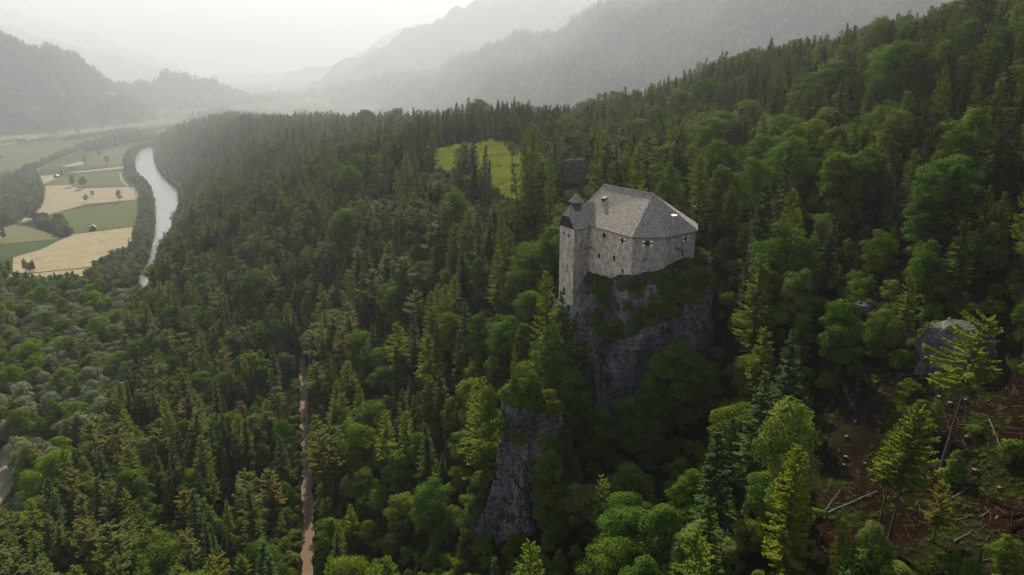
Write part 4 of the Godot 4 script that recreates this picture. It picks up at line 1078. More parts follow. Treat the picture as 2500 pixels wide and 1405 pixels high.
func window(parent: Node, a: Vector3, b: Vector3, h: Array, bars: bool, arched := false) -> void:
	var d := (b - a).normalized()
	var out := Vector3(-d.z, 0, d.x)
	var w := Node3D.new()
	w.name = "window"
	parent.add_child(w, true)
	var mid: Vector3 = a + d * (h[0] + h[1]) * 0.5 + Vector3.UP * (h[2] + h[3]) * 0.5
	var hw: float = (h[1] - h[0]) * 0.5
	var hh: float = (h[3] - h[2]) * 0.5
	var pane := MB.new()
	pane.box(mid - out * 0.34, d * hw, Vector3.UP * hh, out * 0.02, Color(0.02, 0.022, 0.025))
	part("pane", pane.mesh(M.glass), w)
	var fr := MB.new()
	var wood := Color(0.07, 0.05, 0.035)
	for s in [-1.0, 1.0]:
		fr.box(mid + d * s * (hw - 0.05) - out * 0.27, d * 0.05, Vector3.UP * hh, out * 0.04, wood)
		fr.box(mid + Vector3.UP * s * (hh - 0.05) - out * 0.268, d * (hw - 0.1), Vector3.UP * 0.05, out * 0.04, wood)
	if bars:
		fr.box(mid - out * 0.266, d * 0.035, Vector3.UP * (hh - 0.1), out * 0.035, wood)
		fr.box(mid - out * 0.264, d * (hw - 0.1), Vector3.UP * 0.03, out * 0.03, wood)
	if arched:                                                     # masonry spandrels round the head
		var sp := MB.new()
		for s in [-1.0, 1.0]:
			for k in 5:
				var x0 := hw * (1.0 - k / 5.0)
				var x1 := hw * (1.0 - (k + 1) / 5.0)
				var t := sqrt(maxf(0.0, 1.0 - pow((x0 + x1) * 0.5 / hw, 2.0)))
				var drop := hh * 0.42 * (1.0 - t)
				sp.box(mid + d * s * (x0 + x1) * 0.5 + Vector3.UP * (hh - drop * 0.5) - out * 0.2, d * (x0 - x1) * 0.5, Vector3.UP * drop * 0.5, out * 0.195, Color(0.46, 0.44, 0.40))
		part("arch", sp.mesh(M.masonry), w)
	part("frame", fr.mesh(M.wood), w)
	var sill := MB.new()
	sill.box(mid - Vector3.UP * (hh + 0.05) + out * 0.04, d * (hw + 0.1), Vector3.UP * 0.05, out * 0.1, Color(0.36, 0.34, 0.31))
	part("sill", sill.mesh(M.masonry), w)
func shutters(parent: Node, a: Vector3, b: Vector3, h: Array, wide: float) -> void:
	var d := (b - a).normalized()
	var out := Vector3(-d.z, 0, d.x)
	var hh: float = (h[3] - h[2]) * 0.5 + 0.06
	for s in [-1.0, 1.0]:
		var edge: float = h[0] if s < 0 else h[1]
		var mid: Vector3 = a + d * (edge + s * (wide * 0.5 + 0.02)) + Vector3.UP * (h[2] + h[3]) * 0.5 + out * 0.09
		var mb := MB.new()
		mb.box(mid, d * wide * 0.5, Vector3.UP * hh, out * 0.025, Color(0.72, 0.71, 0.68))
		for e in [-1.0, 1.0]:
			mb.box(mid + out * 0.032 + Vector3.UP * e * hh * 0.88, d * wide * 0.46, Vector3.UP * hh * 0.06, out * 0.012, Color(0.66, 0.65, 0.62))
		var sh := part("shutter", mb.mesh(M.paint), parent)
		var red := MB.new()
		red.box(mid + out * 0.03, d * (wide * 0.5 + 0.004), Vector3.UP * hh * 0.34, out * 0.018, Color(0.36, 0.03, 0.03))
		part("stripe", red.mesh(M.paint), sh)
func shingles(parent: Node, face: Array, lift: float) -> void:
	# weathered shingles laid in courses over one roof face; the first two corners are the eave
	var u: Vector3 = (face[1] - face[0]).normalized()
	var n: Vector3 = u.cross(face[2] - face[0]).normalized()
	if n.y < 0: n = -n
	var w := n.cross(u)
	if w.y < 0: w = -w
	var poly := PackedVector2Array()
	var lo := Vector2(1e9, 1e9)
	var hi := -lo
	for p in face:
		var q := Vector2((p - face[0]).dot(u), (p - face[0]).dot(w))
		poly.append(q)
		lo = lo.min(q); hi = hi.max(q)
	var spots := []
	var tints := []
	var y := lo.y
	var row := 0
	while y < hi.y:
		var x := lo.x - rf(0.0, 0.4)
		while x < hi.x:
			var wd := rf(0.24, 0.44)
			var c := Vector2(x + wd * 0.5, y + 0.12)
			if Geometry2D.is_point_in_polygon(c, poly):
				var b := Basis(u * wd, n * rf(0.9, 1.9), w * rf(0.52, 0.62))
				b = Basis(u, rf(0.02, 0.075) * (1.0 if u.cross(w).dot(n) < 0 else -1.0)) * Basis(n, rf(-0.05, 0.05)) * b
				spots.append(Transform3D(b, face[0] + u * c.x + w * (c.y + 0.1) + n * (lift + rf(0.0, 0.03))))
				var k := rf(0.62, 1.25)
				tints.append(Color(k * rf(0.97, 1.06), k, k * rf(0.92, 1.0)))
			x += wd + 0.012
		y += 0.33
		row += 1
	var m := multi("shingles", shingle_mesh, spots, tints, parent)
	m.set_meta("kind", "stuff")
var shingle_mesh: ArrayMesh
func castle() -> void:
	var sm := MB.new()
	sm.box(Vector3.ZERO, Vector3(0.5, 0, 0), Vector3(0, 0.022, 0), Vector3(0, 0, 0.5), Color(0.26, 0.235, 0.20))
	shingle_mesh = sm.mesh(M.shingle)
	var C := thing("castle", Vector3.ZERO, "old pale plastered castle with grey shingle roof on the rock stack", "castle")
	var wt := Color(0.47, 0.445, 0.405)
	# main block
	var hl := [[14.08, 15.5, 151.5, 152.95], [22.25, 23.3, 151.45, 152.9], [12.3, 13.4, 144.9, 146.3], [19.0, 20.1, 145.5, 146.95], [22.95, 23.9, 142.9, 143.85]]
	var h1 := [[3.5, 4.8, 151.45, 152.95], [3.1, 3.36, 147.15, 147.85], [3.52, 3.78, 147.15, 147.85], [3.94, 4.2, 147.15, 147.85]]
	for x in [1.15, 2.37, 3.58, 4.95, 6.15, 7.5]:
		h1.append([x, x + 0.62, 153.88, 154.24])
	var h2 := [[8.45, 9.55, 151.55, 153.0], [7.55, 8.65, 147.1, 149.15]]
	var pale := Color(0.70, 0.65, 0.58)           # smoother, paler plaster of the two long faces; extra lightness stands for light
	var rough := Color(0.48, 0.447, 0.40)         # weathered, half bare plaster; extra darkness stands for shade on these faces
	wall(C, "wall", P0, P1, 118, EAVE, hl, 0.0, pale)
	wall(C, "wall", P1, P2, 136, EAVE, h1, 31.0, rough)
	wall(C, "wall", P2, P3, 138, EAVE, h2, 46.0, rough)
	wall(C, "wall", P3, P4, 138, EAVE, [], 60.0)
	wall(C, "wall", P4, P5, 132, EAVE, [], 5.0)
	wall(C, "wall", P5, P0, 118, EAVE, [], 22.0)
	for i in hl.size():
		window(C, P0, P1, hl[i], i < 2, i == 0)
	shutters(C, P0, P1, hl[1], 0.82)
	window(C, P1, P2, h1[0], true)
	shutters(C, P1, P2, h1[0], 0.86)
	for i in range(1, h1.size()):
		window(C, P1, P2, h1[i], false)
	window(C, P2, P3, h2[0], true)
	shutters(C, P2, P3, h2[0], 0.78)
	var door := MB.new()
	var dd := (P3 - P2).normalized()
	var dout := Vector3(-dd.z, 0, dd.x)
	door.box(P2 + dd * 8.1 + Vector3.UP * 148.1 - dout * 0.3, dd * 0.56, Vector3.UP * 1.03, dout * 0.03, Color(0.035, 0.026, 0.02))
	for k in 4:
		door.box(P2 + dd * (7.72 + k * 0.26) + Vector3.UP * 148.1 - dout * 0.262, dd * 0.115, Vector3.UP * 1.0, dout * 0.012, Color(0.05, 0.036, 0.026))
	var dn := part("door", door.mesh(M.wood), C)
	var dh := MB.new()
	dh.box(P2 + dd * 8.5 + Vector3.UP * 148.1 - dout * 0.22, dd * 0.03, Vector3.UP * 0.09, dout * 0.03, Color(0.1, 0.1, 0.1))
	part("handle", dh.mesh(M.metal), dn)
	var led := MB.new()
	led.box(P2 + dd * 5.7 + Vector3.UP * 149.9 + dout * 0.4, dd * 0.95, Vector3.UP * 0.1, dout * 0.4, Color(0.18, 0.15, 0.12))
	for s in [-0.7, 0.0, 0.7]:
		led.tube(P2 + dd * (5.7 + s) + Vector3.UP * 149.2 + dout * 0.01, P2 + dd * (5.7 + s) + Vector3.UP * 149.85 + dout * 0.7, 0.06, 0.06, 5, Color(0.16, 0.13, 0.1))
	part("canopy", led.mesh(M.wood), C)
	for e in [[P0, P1, 9.2, 147.3], [P0, P1, 8.0, 151.5]]:
		var br := MB.new()
		var d: Vector3 = (e[1] - e[0]).normalized()
		var o := Vector3(-d.z, 0, d.x)
		br.box(e[0] + d * e[2] + Vector3.UP * e[3] + o * 0.3, d * 0.5, Vector3.UP * 0.18, o * 0.3, Color(0.3, 0.28, 0.26))
		part("bracket", br.mesh(M.masonry), C)
	# quoins worn into the corner between the lit and the shaded wall
	# roof of the main block
	var rise := 10.3
	var A := Vector3(28.4, EAVE + rise, -225.0)
	var B := Vector3(40.6, EAVE + rise, -208.0)
	var ev := []
	var base := [P0, P1, P2, P3, P4, P5]
	var mid := Vector3(38, 0, -214)
	for i in 6:
		var p: Vector3 = base[(i + 5) % 6]
		var q: Vector3 = base[i]
		var r: Vector3 = base[(i + 1) % 6]
		var n1 := Vector3(-(q - p).normalized().z, 0, (q - p).normalized().x)
		var n2 := Vector3(-(r - q).normalized().z, 0, (r - q).normalized().x)
		var o := (n1 + n2) / (1.0 + n1.dot(n2))
		ev.append(q + o * 0.55 + Vector3.UP * (EAVE - 0.42))
	var faces := [[ev[0], ev[1], B, A], [ev[1], ev[2], B], [ev[2], ev[3], B], [ev[3], ev[4], B], [ev[4], ev[5], A, B], [ev[5], ev[0], A]]
	var rf_ := MB.new()
	for f in faces:
		if f.size() == 4:
			rf_.slab([f[0], f[1], f[2]], Vector3.DOWN * 0.22, Color(0.13, 0.12, 0.11))
			rf_.slab([f[0], f[2], f[3]], Vector3.DOWN * 0.22, Color(0.13, 0.12, 0.11))
		else:
			rf_.slab(f, Vector3.DOWN * 0.22, Color(0.13, 0.12, 0.11))
	var roof := part("roof", rf_.mesh(M.wood), C)
	for f in faces:
		shingles(roof, [f[0], f[1], f[2]], 0.05)
		if f.size() == 4:
			shingles(roof, [f[3], f[2], f[0]], 0.05)
	var cap := MB.new()
	for e in [[A, B], [B, ev[1]], [B, ev[2]], [B, ev[3]], [B, ev[4]], [A, ev[0]], [A, ev[5]]]:
		var r := 0.13 if e[0] == A and e[1] == B else 0.07
		cap.tube(e[0] + Vector3.UP * 0.1, e[1] + Vector3.UP * 0.1, r, r, 6, Color(0.30, 0.29, 0.27) if r > 0.1 else Color(0.24, 0.23, 0.21))
	part("ridge_cap", cap.mesh(M.shingle), roof)
	# dormer hatch on the lit roof face
	var u := (P1 - P0).normalized()
	var n := Vector3(-u.z, 0, u.x)                          # outwards, down the slope
	var fn: Vector3 = ((ev[1] - ev[0]).cross(B - ev[0])).normalized()
	if fn.y < 0: fn = -fn
	var top: Vector3 = face_point(Vector3(0.1323, -0.1712, -1.0), ev[0], fn)
	var dm := MB.new()
	var lid_d := (n * 2.0 + Vector3.DOWN * 0.75)
	var t0: Vector3 = top - u * 0.82 + fn * 0.12
	var t1: Vector3 = top + u * 0.82 + fn * 0.12
	dm.slab([t0, t1, t1 + lid_d, t0 + lid_d], Vector3.DOWN * 0.12, Color(0.34, 0.31, 0.28))
	var dl := part("dormer", dm.mesh(M.wood), roof)
	dl.name = "dormer"
	var ds := MB.new()
	var drop := Vector3.DOWN * 1.5
	for s in [t0 + u * 0.12, t1 - u * 0.12]:
		ds.tri(s, s + lid_d * 0.92, s + lid_d * 0.92 + drop, Color(0.09, 0.075, 0.06))
	ds.quad(t0 + u * 0.12 + lid_d * 0.92, t1 - u * 0.12 + lid_d * 0.92, t1 - u * 0.12 + lid_d * 0.92 + drop, t0 + u * 0.12 + lid_d * 0.92 + drop, Color(0.05, 0.042, 0.035))
	part("dormer_side", ds.mesh(M.wood), roof)
	# chimney on the hip
	var cn: Vector3 = ((ev[3] - ev[2]).cross(B - ev[2])).normalized()
	if cn.y < 0: cn = -cn
	var cb: Vector3 = face_point(Vector3(0.2253, -0.2140, -1.0), ev[2], cn)
	var cm := MB.new()
	cm.box(cb + Vector3.UP * 0.8, dd * 0.5, Vector3.UP * 1.75, dout * 0.45, Color(0.74, 0.73, 0.71))
	cm.box(cb + Vector3.UP * 2.5, dd * 0.58, Vector3.UP * 0.09, dout * 0.53, Color(0.66, 0.64, 0.62))
	var ch := part("chimney", cm.mesh(M.masonry), roof)
	ch.name = "chimney"
	var cc := MB.new()
	for s in [[-1, -1], [1, -1], [-1, 1], [1, 1]]:
		cc.box(cb + Vector3.UP * 2.78 + dd * s[0] * 0.46 + dout * s[1] * 0.4, dd * 0.06, Vector3.UP * 0.2, dout * 0.06, Color(0.5, 0.3, 0.22))
	cc.slab([cb + Vector3.UP * 3.12 - dd * 0.78 + dout * 0.7, cb + Vector3.UP * 3.12 + dd * 0.78 + dout * 0.7, cb + Vector3.UP * 3.2 + dd * 0.78 - dout * 0.7, cb + Vector3.UP * 3.2 - dd * 0.78 - dout * 0.7], Vector3.DOWN * 0.1, Color(0.78, 0.76, 0.73))
	part("chimney_cap", cc.mesh(M.metal), roof)
	# tower
	var D := Vector3(14.6, 0, -218.1)
	var E := Vector3(18.5, 0, -212.3)
	var tu := (E - D).normalized()
	var tn := Vector3(-tu.z, 0, tu.x)
	var Wn := Vector3(23.6, 0, -215.7)
	var Bk := D - tn * 7.0
	var te := 153.5
	var ht := [[1.55, 2.4, 150.9, 152.1], [3.95, 4.85, 150.55, 151.8], [3.55, 4.1, 140.0, 142.1], [4.6, 4.85, 146.2, 147.2], [1.5, 1.75, 146.0, 146.6]]
	var hr := [[2.3, 2.7, 147.6, 149.0], [3.4, 3.9, 138.5, 140.0]]
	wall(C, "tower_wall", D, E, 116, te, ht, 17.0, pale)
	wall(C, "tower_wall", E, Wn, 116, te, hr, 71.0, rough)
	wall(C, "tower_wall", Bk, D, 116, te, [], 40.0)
	for i in ht.size():
		window(C, D, E, ht[i], i < 2)
	for i in 2:
		shutters(C, D, E, ht[i], 0.55)
	for h in hr:
		window(C, E, Wn, h, false)
	# half-hipped tower roof: boarded gable below, hip above
	var g0 := D + Vector3.UP * te - tu * 0.3 + tn * 0.25
	var g1 := E + Vector3.UP * te + tu * 0.3 + tn * 0.25
	var g2 := D + tu * 4.84 + Vector3.UP * 156.95 + tn * 0.25
	var g3 := D + tu * 1.47 + Vector3.UP * 156.95 + tn * 0.25
	var gb := MB.new()
	var nb := 26
	for k in nb:
		var x0 := lerpf(-0.3, 7.3, (k + 0.02) / nb)
		var x1 := lerpf(-0.3, 7.3, (k + 0.94) / nb)
		var y0 := minf(3.45, gable_y(x0)); var y1 := minf(3.45, gable_y(x1))
		var q0 := D + tu * x0 + tn * 0.05 + Vector3.UP * te
		var q1 := D + tu * x1 + tn * 0.05 + Vector3.UP * te
		var cl := tone(Color(0.060, 0.046, 0.038), 0.3)
		var o := tn * rf(0.03, 0.07)
		if absf((x0 + x1) * 0.5 - 2.75) < 0.34:                         # a small hatch left open
			gb.quad(q0 + o, q1 + o, q1 + o + Vector3.UP * 1.5, q0 + o + Vector3.UP * 1.5, cl)
			gb.quad(q0 + o + Vector3.UP * 2.25, q1 + o + Vector3.UP * 2.25, q1 + o + Vector3.UP * y1, q0 + o + Vector3.UP * y0, cl)
		else:
			gb.quad(q0 + o, q1 + o, q1 + o + Vector3.UP * y1, q0 + o + Vector3.UP * y0, cl)
	var gp := part("gable_boards", gb.mesh(M.wood), C)
	gp.set_meta("kind", "stuff")
	var gback := MB.new()
	gback.slab([D + tu * 0.05 + Vector3.UP * te, E - tu * 0.05 + Vector3.UP * te, D + tu * 4.65 + Vector3.UP * 156.9, D + tu * 1.1 + Vector3.UP * 156.9], -tn * 0.06, Color(0.012, 0.01, 0.009))
	part("gable_backing", gback.mesh(M.dark), C)
	var ry := 159.75
	var ap := D + tu * 2.9 - tn * 1.5 + Vector3.UP * ry
	var far := D + tu * 2.9 - tn * 13.0 + Vector3.UP * ry
	var er := E + tu * 0.3 + Vector3.UP * (te - 0.1)
	var el := D - tu * 0.35 + Vector3.UP * (te - 0.1)
	var tf := [[er + tn * 0.25, er - tn * 13.0, far, ap, g2], [el - tn * 13.0, el + tn * 0.25, g3, ap, far], [g3, g2, ap]]
	var tr := MB.new()
	for f in tf:
		tr.slab(f, Vector3.DOWN * 0.18, Color(0.13, 0.12, 0.11))
	var troof := part("tower_roof", tr.mesh(M.wood), C)
	for f in tf:
		shingles(troof, f, 0.04)
	# bell turret astride the tower's ridge
	var bt := D + tu * 2.9 - tn * 3.7
	var tb := MB.new()
	tb.box(bt + Vector3.UP * 159.4, tu * 1.15, Vector3.UP * 1.45, tn * 1.15, Color(0.12, 0.115, 0.105))
	for s in [[1, 0], [-1, 0], [0, 1], [0, -1]]:
		var o: Vector3 = tu * s[0] + tn * s[1]
		var w: Vector3 = tu * s[1] + tn * s[0]
		for k in 7:
			tb.box(bt + o * 1.17 + w * (-0.96 + k * 0.32) + Vector3.UP * 159.4, w * 0.13, Vector3.UP * 1.4, o * 0.02, tone(Color(0.15, 0.14, 0.128), 0.15))
		tb.box(bt + o * 1.2 + Vector3.UP * 160.1, w * 0.3, Vector3.UP * 0.34, o * 0.012, Color(0.02, 0.02, 0.02))
	part("turret", tb.mesh(M.wood), C)
	var tc := []
	for s in [[-1, 1], [1, 1], [1, -1], [-1, -1]]:
		tc.append(bt + tu * s[0] * 1.6 + tn * s[1] * 1.6 + Vector3.UP * 160.75)
	var apex := bt + Vector3.UP * 163.5
	var tp := MB.new()
	for k in 4:
		tp.slab([tc[k], tc[(k + 1) % 4], apex], Vector3.DOWN * 0.12, Color(0.12, 0.115, 0.105))
	var tro := part("turret_roof", tp.mesh(M.wood), C)
	for k in 4:
		shingles(tro, [tc[k], tc[(k + 1) % 4], apex], 0.03)
	var sp := MB.new()
	sp.tube(apex + Vector3.DOWN * 0.2, apex + Vector3.UP * 1.5, 0.06, 0.02, 5, Color(0.1, 0.1, 0.1))
	sp.box(apex + Vector3.UP * 0.55, Vector3(0.13, 0, 0), Vector3(0, 0.13, 0), Vector3(0, 0, 0.13), Color(0.12, 0.11, 0.1))
	part("finial", sp.mesh(M.metal), tro)
func gable_y(x: float) -> float:
	return clampf(minf((x + 0.3) / 1.35, (7.3 - x) / 2.6) * 3.45, 0.0, 9.0)
func face_point(way: Vector3, on: Vector3, n: Vector3) -> Vector3:
	# where the line of slope «way» from the drone's height meets a roof plane
	var o := Vector3(0, 200, 0)
	return o + way * ((on - o).dot(n) / way.dot(n))

# ---------------------------------------------------------------- other buildings and made things
func ruin() -> void:
	var o := thing("ruined_tower", Vector3(32.5, gh(33, 384) + 4.6, -384), "ruined grey stone tower stump among the trees behind the castle", "ruin", "", 0.35)
	var mb := MB.new()
	var top := FastNoiseLite.new(); top.seed = 71; top.frequency = 0.25
	for s in 4:
		var b := Basis(Vector3.UP, s * PI / 2)
		for k in 12:
			for y in 26:
				var h := 12.4 + top.get_noise_2d(s * 40 + k, 0) * 3.2 + (1.6 if s == 0 else 0.0)
				if y * 0.55 > h: continue
				if s == 0 and k in [6, 7] and y in [15, 16, 17]: continue
				var c := tone(Color(0.26, 0.24, 0.22), 0.4)
				if y * 0.55 > h - 0.8: c = tone(Color(0.34, 0.26, 0.21), 0.25)
				mb.box(b * Vector3(-4.9 + k * 0.86 + (0.43 if y % 2 else 0.0) * 0.6, 0.3 + y * 0.55, 4.7 + rf(-0.08, 0.08)), b * Vector3(0.42, 0, 0), Vector3(0, 0.268, 0), b * Vector3(0, 0, 0.75), c)
	o.scale = Vector3(0.78, 0.9, 0.78)
	part("masonry", mb.mesh(M.masonry), o).set_meta("kind", "stuff")
	var weeds := MB.new()
	for k in 9:
		leafy(weeds, Vector3(rf(-4.4, 4.4), rf(11.2, 13.2), rf(1.0, 4.6)), Vector3(0.8, 0.5, 0.8), 40, 0.4, hue.shrub, 0.6)
	part("weeds", weeds.mesh(M.leaf.shrub[0]), o).set_meta("kind", "stuff")
	var inn := MB.new()
	inn.box(Vector3(0, 0.5, 0), Vector3(4.2, 0, 0), Vector3(0, 9.5, 0), Vector3(0, 0, 4.2), Color(0.1, 0.09, 0.08))
	part("rubble_fill", inn.mesh(M.masonry), o)
func mast() -> void:
	var x := -60.0
	var z := 530.0
	var o := thing("radio_mast", at(x, z, -0.5), "dark radio mast with stacked antennas at the meadow's edge", "mast")
	var mb := MB.new()
	var st := Color(0.10, 0.10, 0.11)
	for s in [[-0.6, -0.6], [0.6, -0.6], [0.6, 0.6], [-0.6, 0.6]]:
		mb.tube(Vector3(s[0], 0, s[1]), Vector3(s[0] * 0.7, 19.0, s[1] * 0.7), 0.09, 0.07, 5, st)
	for k in 14:
		var y := 0.6 + k * 1.3
		mb.tube(Vector3(-0.58, y, 0.56), Vector3(0.56, y + 1.3, 0.54), 0.04, 0.04, 4, st)
		mb.tube(Vector3(0.58, y, -0.56), Vector3(0.54, y + 1.3, 0.54), 0.04, 0.04, 4, st)
		mb.tube(Vector3(-0.58, y, -0.56), Vector3(-0.54, y + 1.3, 0.54), 0.04, 0.04, 4, st)
		mb.tube(Vector3(0.58, y, -0.56), Vector3(-0.54, y + 1.3, -0.54), 0.04, 0.04, 4, st)
	part("lattice", mb.mesh(M.metal), o)
	for k in 9:
		var a := MB.new()
		var g := k * 2.1
		a.box(Vector3(cos(g) * 1.0, 7.5 + k * 1.25, sin(g) * 1.0), Vector3(0.28, 0, 0), Vector3(0, 0.9, 0), Vector3(0, 0, 0.2), Color(0.09, 0.09, 0.1) if k % 3 else Color(0.4, 0.4, 0.42))
		part("antenna", a.mesh(M.metal), o)
	var d := MB.new()
	d.tube(Vector3(0, 18.4, 0), Vector3(0, 20.6, 0), 0.06, 0.05, 5, Color(0.3, 0.3, 0.32))
	d.tube(Vector3(-0.2, 18.9, 0.6), Vector3(-0.2, 18.9, 1.0), 0.25, 0.75, 12, Color(0.5, 0.5, 0.52), true)
	part("dish", d.mesh(M.metal), o)
	o = thing("flag_pole", at(x - 2.2, z - 1.0, -0.3), "thin pale pole standing next to the radio mast", "pole")
	var p := MB.new()
	p.tube(Vector3.ZERO, Vector3(0, 17.0, 0), 0.12, 0.08, 6, Color(0.5, 0.5, 0.52))
	part("shaft", p.mesh(M.metal), o)
	var ph := MB.new()
	ph.box(Vector3(0.25, 16.4, 0), Vector3(0.3, 0, 0), Vector3(0, 0.3, 0), Vector3(0, 0, 0.15), Color(0.45, 0.45, 0.47))
	part("head", ph.mesh(M.metal), o)
func house(n: String, x: float, z: float, size: Vector3, turn: float, wc: Color, rc: Color, label: String, group := "", windows := true) -> void:
	var o := thing(n, at(x, z, -0.2), label, n.get_slice("_", 0) if n != "farm_house" else "house", group, turn)
	var w := MB.new()
	var hx := size.x * 0.5
	var hz := size.z * 0.5
	var rise := hx * 0.8
	for s in [-1.0, 1.0]:
		w.quad(Vector3(-hx, 0, hz * s), Vector3(hx, 0, hz * s), Vector3(hx, size.y, hz * s), Vector3(-hx, size.y, hz * s), wc)
		w.tri(Vector3(-hx, size.y, hz * s), Vector3(hx, size.y, hz * s), Vector3(0, size.y + rise, hz * s), wc)
		w.quad(Vector3(hx * s, 0, -hz), Vector3(hx * s, 0, hz), Vector3(hx * s, size.y, hz), Vector3(hx * s, size.y, -hz), wc)
	part("wall", w.mesh(M.paint if windows else M.wood), o)
	var r := MB.new()
	for s in [-1.0, 1.0]:
		r.slab([Vector3(0, size.y + rise + 0.1, -hz - 0.5), Vector3(0, size.y + rise + 0.1, hz + 0.5), Vector3((hx + 0.6) * s, size.y - 0.4, hz + 0.5), Vector3((hx + 0.6) * s, size.y - 0.4, -hz - 0.5)], Vector3.UP * 0.25, rc)
	part("roof", r.mesh(M.paint), o)
	if windows:
		for k in 3:
			var m := MB.new()
			m.box(Vector3(lerpf(-hx, hx, (k + 0.5) / 3.0), size.y * 0.6, hz + 0.02), Vector3(0.5, 0, 0), Vector3(0, 0.65, 0), Vector3(0, 0, 0.04), Color(0.05, 0.05, 0.06))
			part("window", m.mesh(M.glass), o)
		var d := MB.new()
		d.box(Vector3(0.2 * hx, 1.0, hz + 0.03), Vector3(0.5, 0, 0), Vector3(0, 1.0, 0), Vector3(0, 0, 0.05), Color(0.12, 0.07, 0.04))
		part("door", d.mesh(M.wood), o)
	else:
		var d := MB.new()
		d.box(Vector3(0, 1.2, hz + 0.03), Vector3(1.1, 0, 0), Vector3(0, 1.2, 0), Vector3(0, 0, 0.05), Color(0.04, 0.03, 0.025))
		part("door", d.mesh(M.wood), o)
func car(x: float, z: float, turn: float, paint: Color, label: String) -> void:
	var o := thing("parked_car", at(x, z, 0.05), label, "car", "", turn)
	var side := [Vector2(-2.1, 0.35), Vector2(-2.15, 0.75), Vector2(-1.5, 0.9), Vector2(-0.85, 1.42), Vector2(0.75, 1.45), Vector2(1.5, 0.98), Vector2(2.1, 0.9), Vector2(2.15, 0.4)]
	var body := MB.new()
	for i in side.size():
		var a: Vector2 = side[i]
		var b: Vector2 = side[(i + 1) % side.size()]
		var wa := 0.85 if a.y < 1.2 else 0.66
		var wb := 0.85 if b.y < 1.2 else 0.66
		body.quad(Vector3(-wa, a.y, a.x), Vector3(wa, a.y, a.x), Vector3(wb, b.y, b.x), Vector3(-wb, b.y, b.x), paint)
	for s in [-1.0, 1.0]:
		for i in range(1, side.size() - 1):
			var p := []
			for q in [side[0], side[i], side[i + 1]]:
				p.append(Vector3(s * (0.85 if q.y < 1.2 else 0.66), q.y, q.x))
			body.tri(p[0], p[1], p[2], paint)
	var bm := mat(0.25, Color.WHITE, 0.6)
	bm.clearcoat_enabled = true
	bm.clearcoat = 0.8
	part("body", body.mesh(bm), o)
	for q in [[-0.85, -1.5, 1.4, 0.92], [0.75, 1.5, 1.43, 1.0]]:
		var g := MB.new()
		g.quad(Vector3(-0.62, q[2], q[0] * 1.03), Vector3(0.62, q[2], q[0] * 1.03), Vector3(0.76, q[3] + 0.05, q[1] * 1.01), Vector3(-0.76, q[3] + 0.05, q[1] * 1.01), Color(0.03, 0.035, 0.04))
		part("windscreen", g.mesh(M.glass), o)
	for s in [-1.0, 1.0]:
		var g := MB.new()
		g.quad(Vector3(s * 0.835, 1.0, -1.2), Vector3(s * 0.835, 1.0, 1.15), Vector3(s * 0.70, 1.36, 0.7), Vector3(s * 0.70, 1.36, -0.8), Color(0.03, 0.035, 0.04))
		part("side_window", g.mesh(M.glass), o)
		for e in [-1.35, 1.3]:
			var t := MB.new()
			t.tube(Vector3(s * 0.7, 0.32, e), Vector3(s * 0.88, 0.32, e), 0.32, 0.32, 14, Color(0.02, 0.02, 0.02), true)
			var wh := part("wheel", t.mesh(M.dark), o)
			var rm := MB.new()
			rm.tube(Vector3(s * 0.86, 0.32, e), Vector3(s * 0.9, 0.32, e), 0.19, 0.17, 10, Color(0.4, 0.4, 0.42), true)
			part("rim", rm.mesh(M.metal), wh)
		var l := MB.new()
		l.box(Vector3(s * 0.62, 0.72, -2.14), Vector3(0.16, 0, 0), Vector3(0, 0.08, 0), Vector3(0, 0, 0.03), Color(0.6, 0.6, 0.6))
		part("headlight", l.mesh(M.glass), o)
func sheet(n: String, pts: Array, up: float, m: Material, label := "", turn := 0.0) -> void:
	var poly := PackedVector2Array(pts)
	var idx := Geometry2D.triangulate_polygon(poly)
	if idx.is_empty(): print("cannot fill ", label)
	var mb := MB.new()
	mb.has_uv = true
	for i in range(0, idx.size(), 3):
		var p: Array = [poly[idx[i]], poly[idx[i + 1]], poly[idx[i + 2]]]
		if (p[1] - p[0]).cross(p[2] - p[0]) < 0: p.reverse()
		mb.tri(Vector3(p[0].x, up, -p[0].y), Vector3(p[1].x, up, -p[1].y), Vector3(p[2].x, up, -p[2].y), Color.WHITE)
		for q in p:
			mb.uv.append(q.rotated(turn) / 60.0)
	struct(n, mb.mesh(m), label)
func ribbon(n: String, pts: Array, width: float, up: float, col: Color, label: String, m: Material = null) -> void:
	var mb := MB.new()
	var ragged := 1.6 if n == "dirt_track" else 0.0
	for i in pts.size() - 1:
		var a: Vector2 = pts[i]
		var b: Vector2 = pts[i + 1]
		var sa := side_of(pts, i) * width * (0.5 + 0.22 * fb2.get_noise_2d(i * 7.0, 0.0) * ragged)
		var sb := side_of(pts, i + 1) * width * (0.5 + 0.22 * fb2.get_noise_2d((i + 1) * 7.0, 0.0) * ragged)
		mb.quad(Vector3(a.x - sa.x, up + gh(a.x, a.y), -a.y + sa.y), Vector3(b.x - sb.x, up + gh(b.x, b.y), -b.y + sb.y), Vector3(b.x + sb.x, up + gh(b.x, b.y), -b.y - sb.y), Vector3(a.x + sa.x, up + gh(a.x, a.y), -a.y - sa.y), col)
	struct(n, mb.mesh(m if m else M.gravel), label)
func side_of(pts: Array, i: int) -> Vector2:
	var d: Vector2 = pts[mini(i + 1, pts.size() - 1)] - pts[maxi(i - 1, 0)]
	return Vector2(d.y, -d.x).normalized()
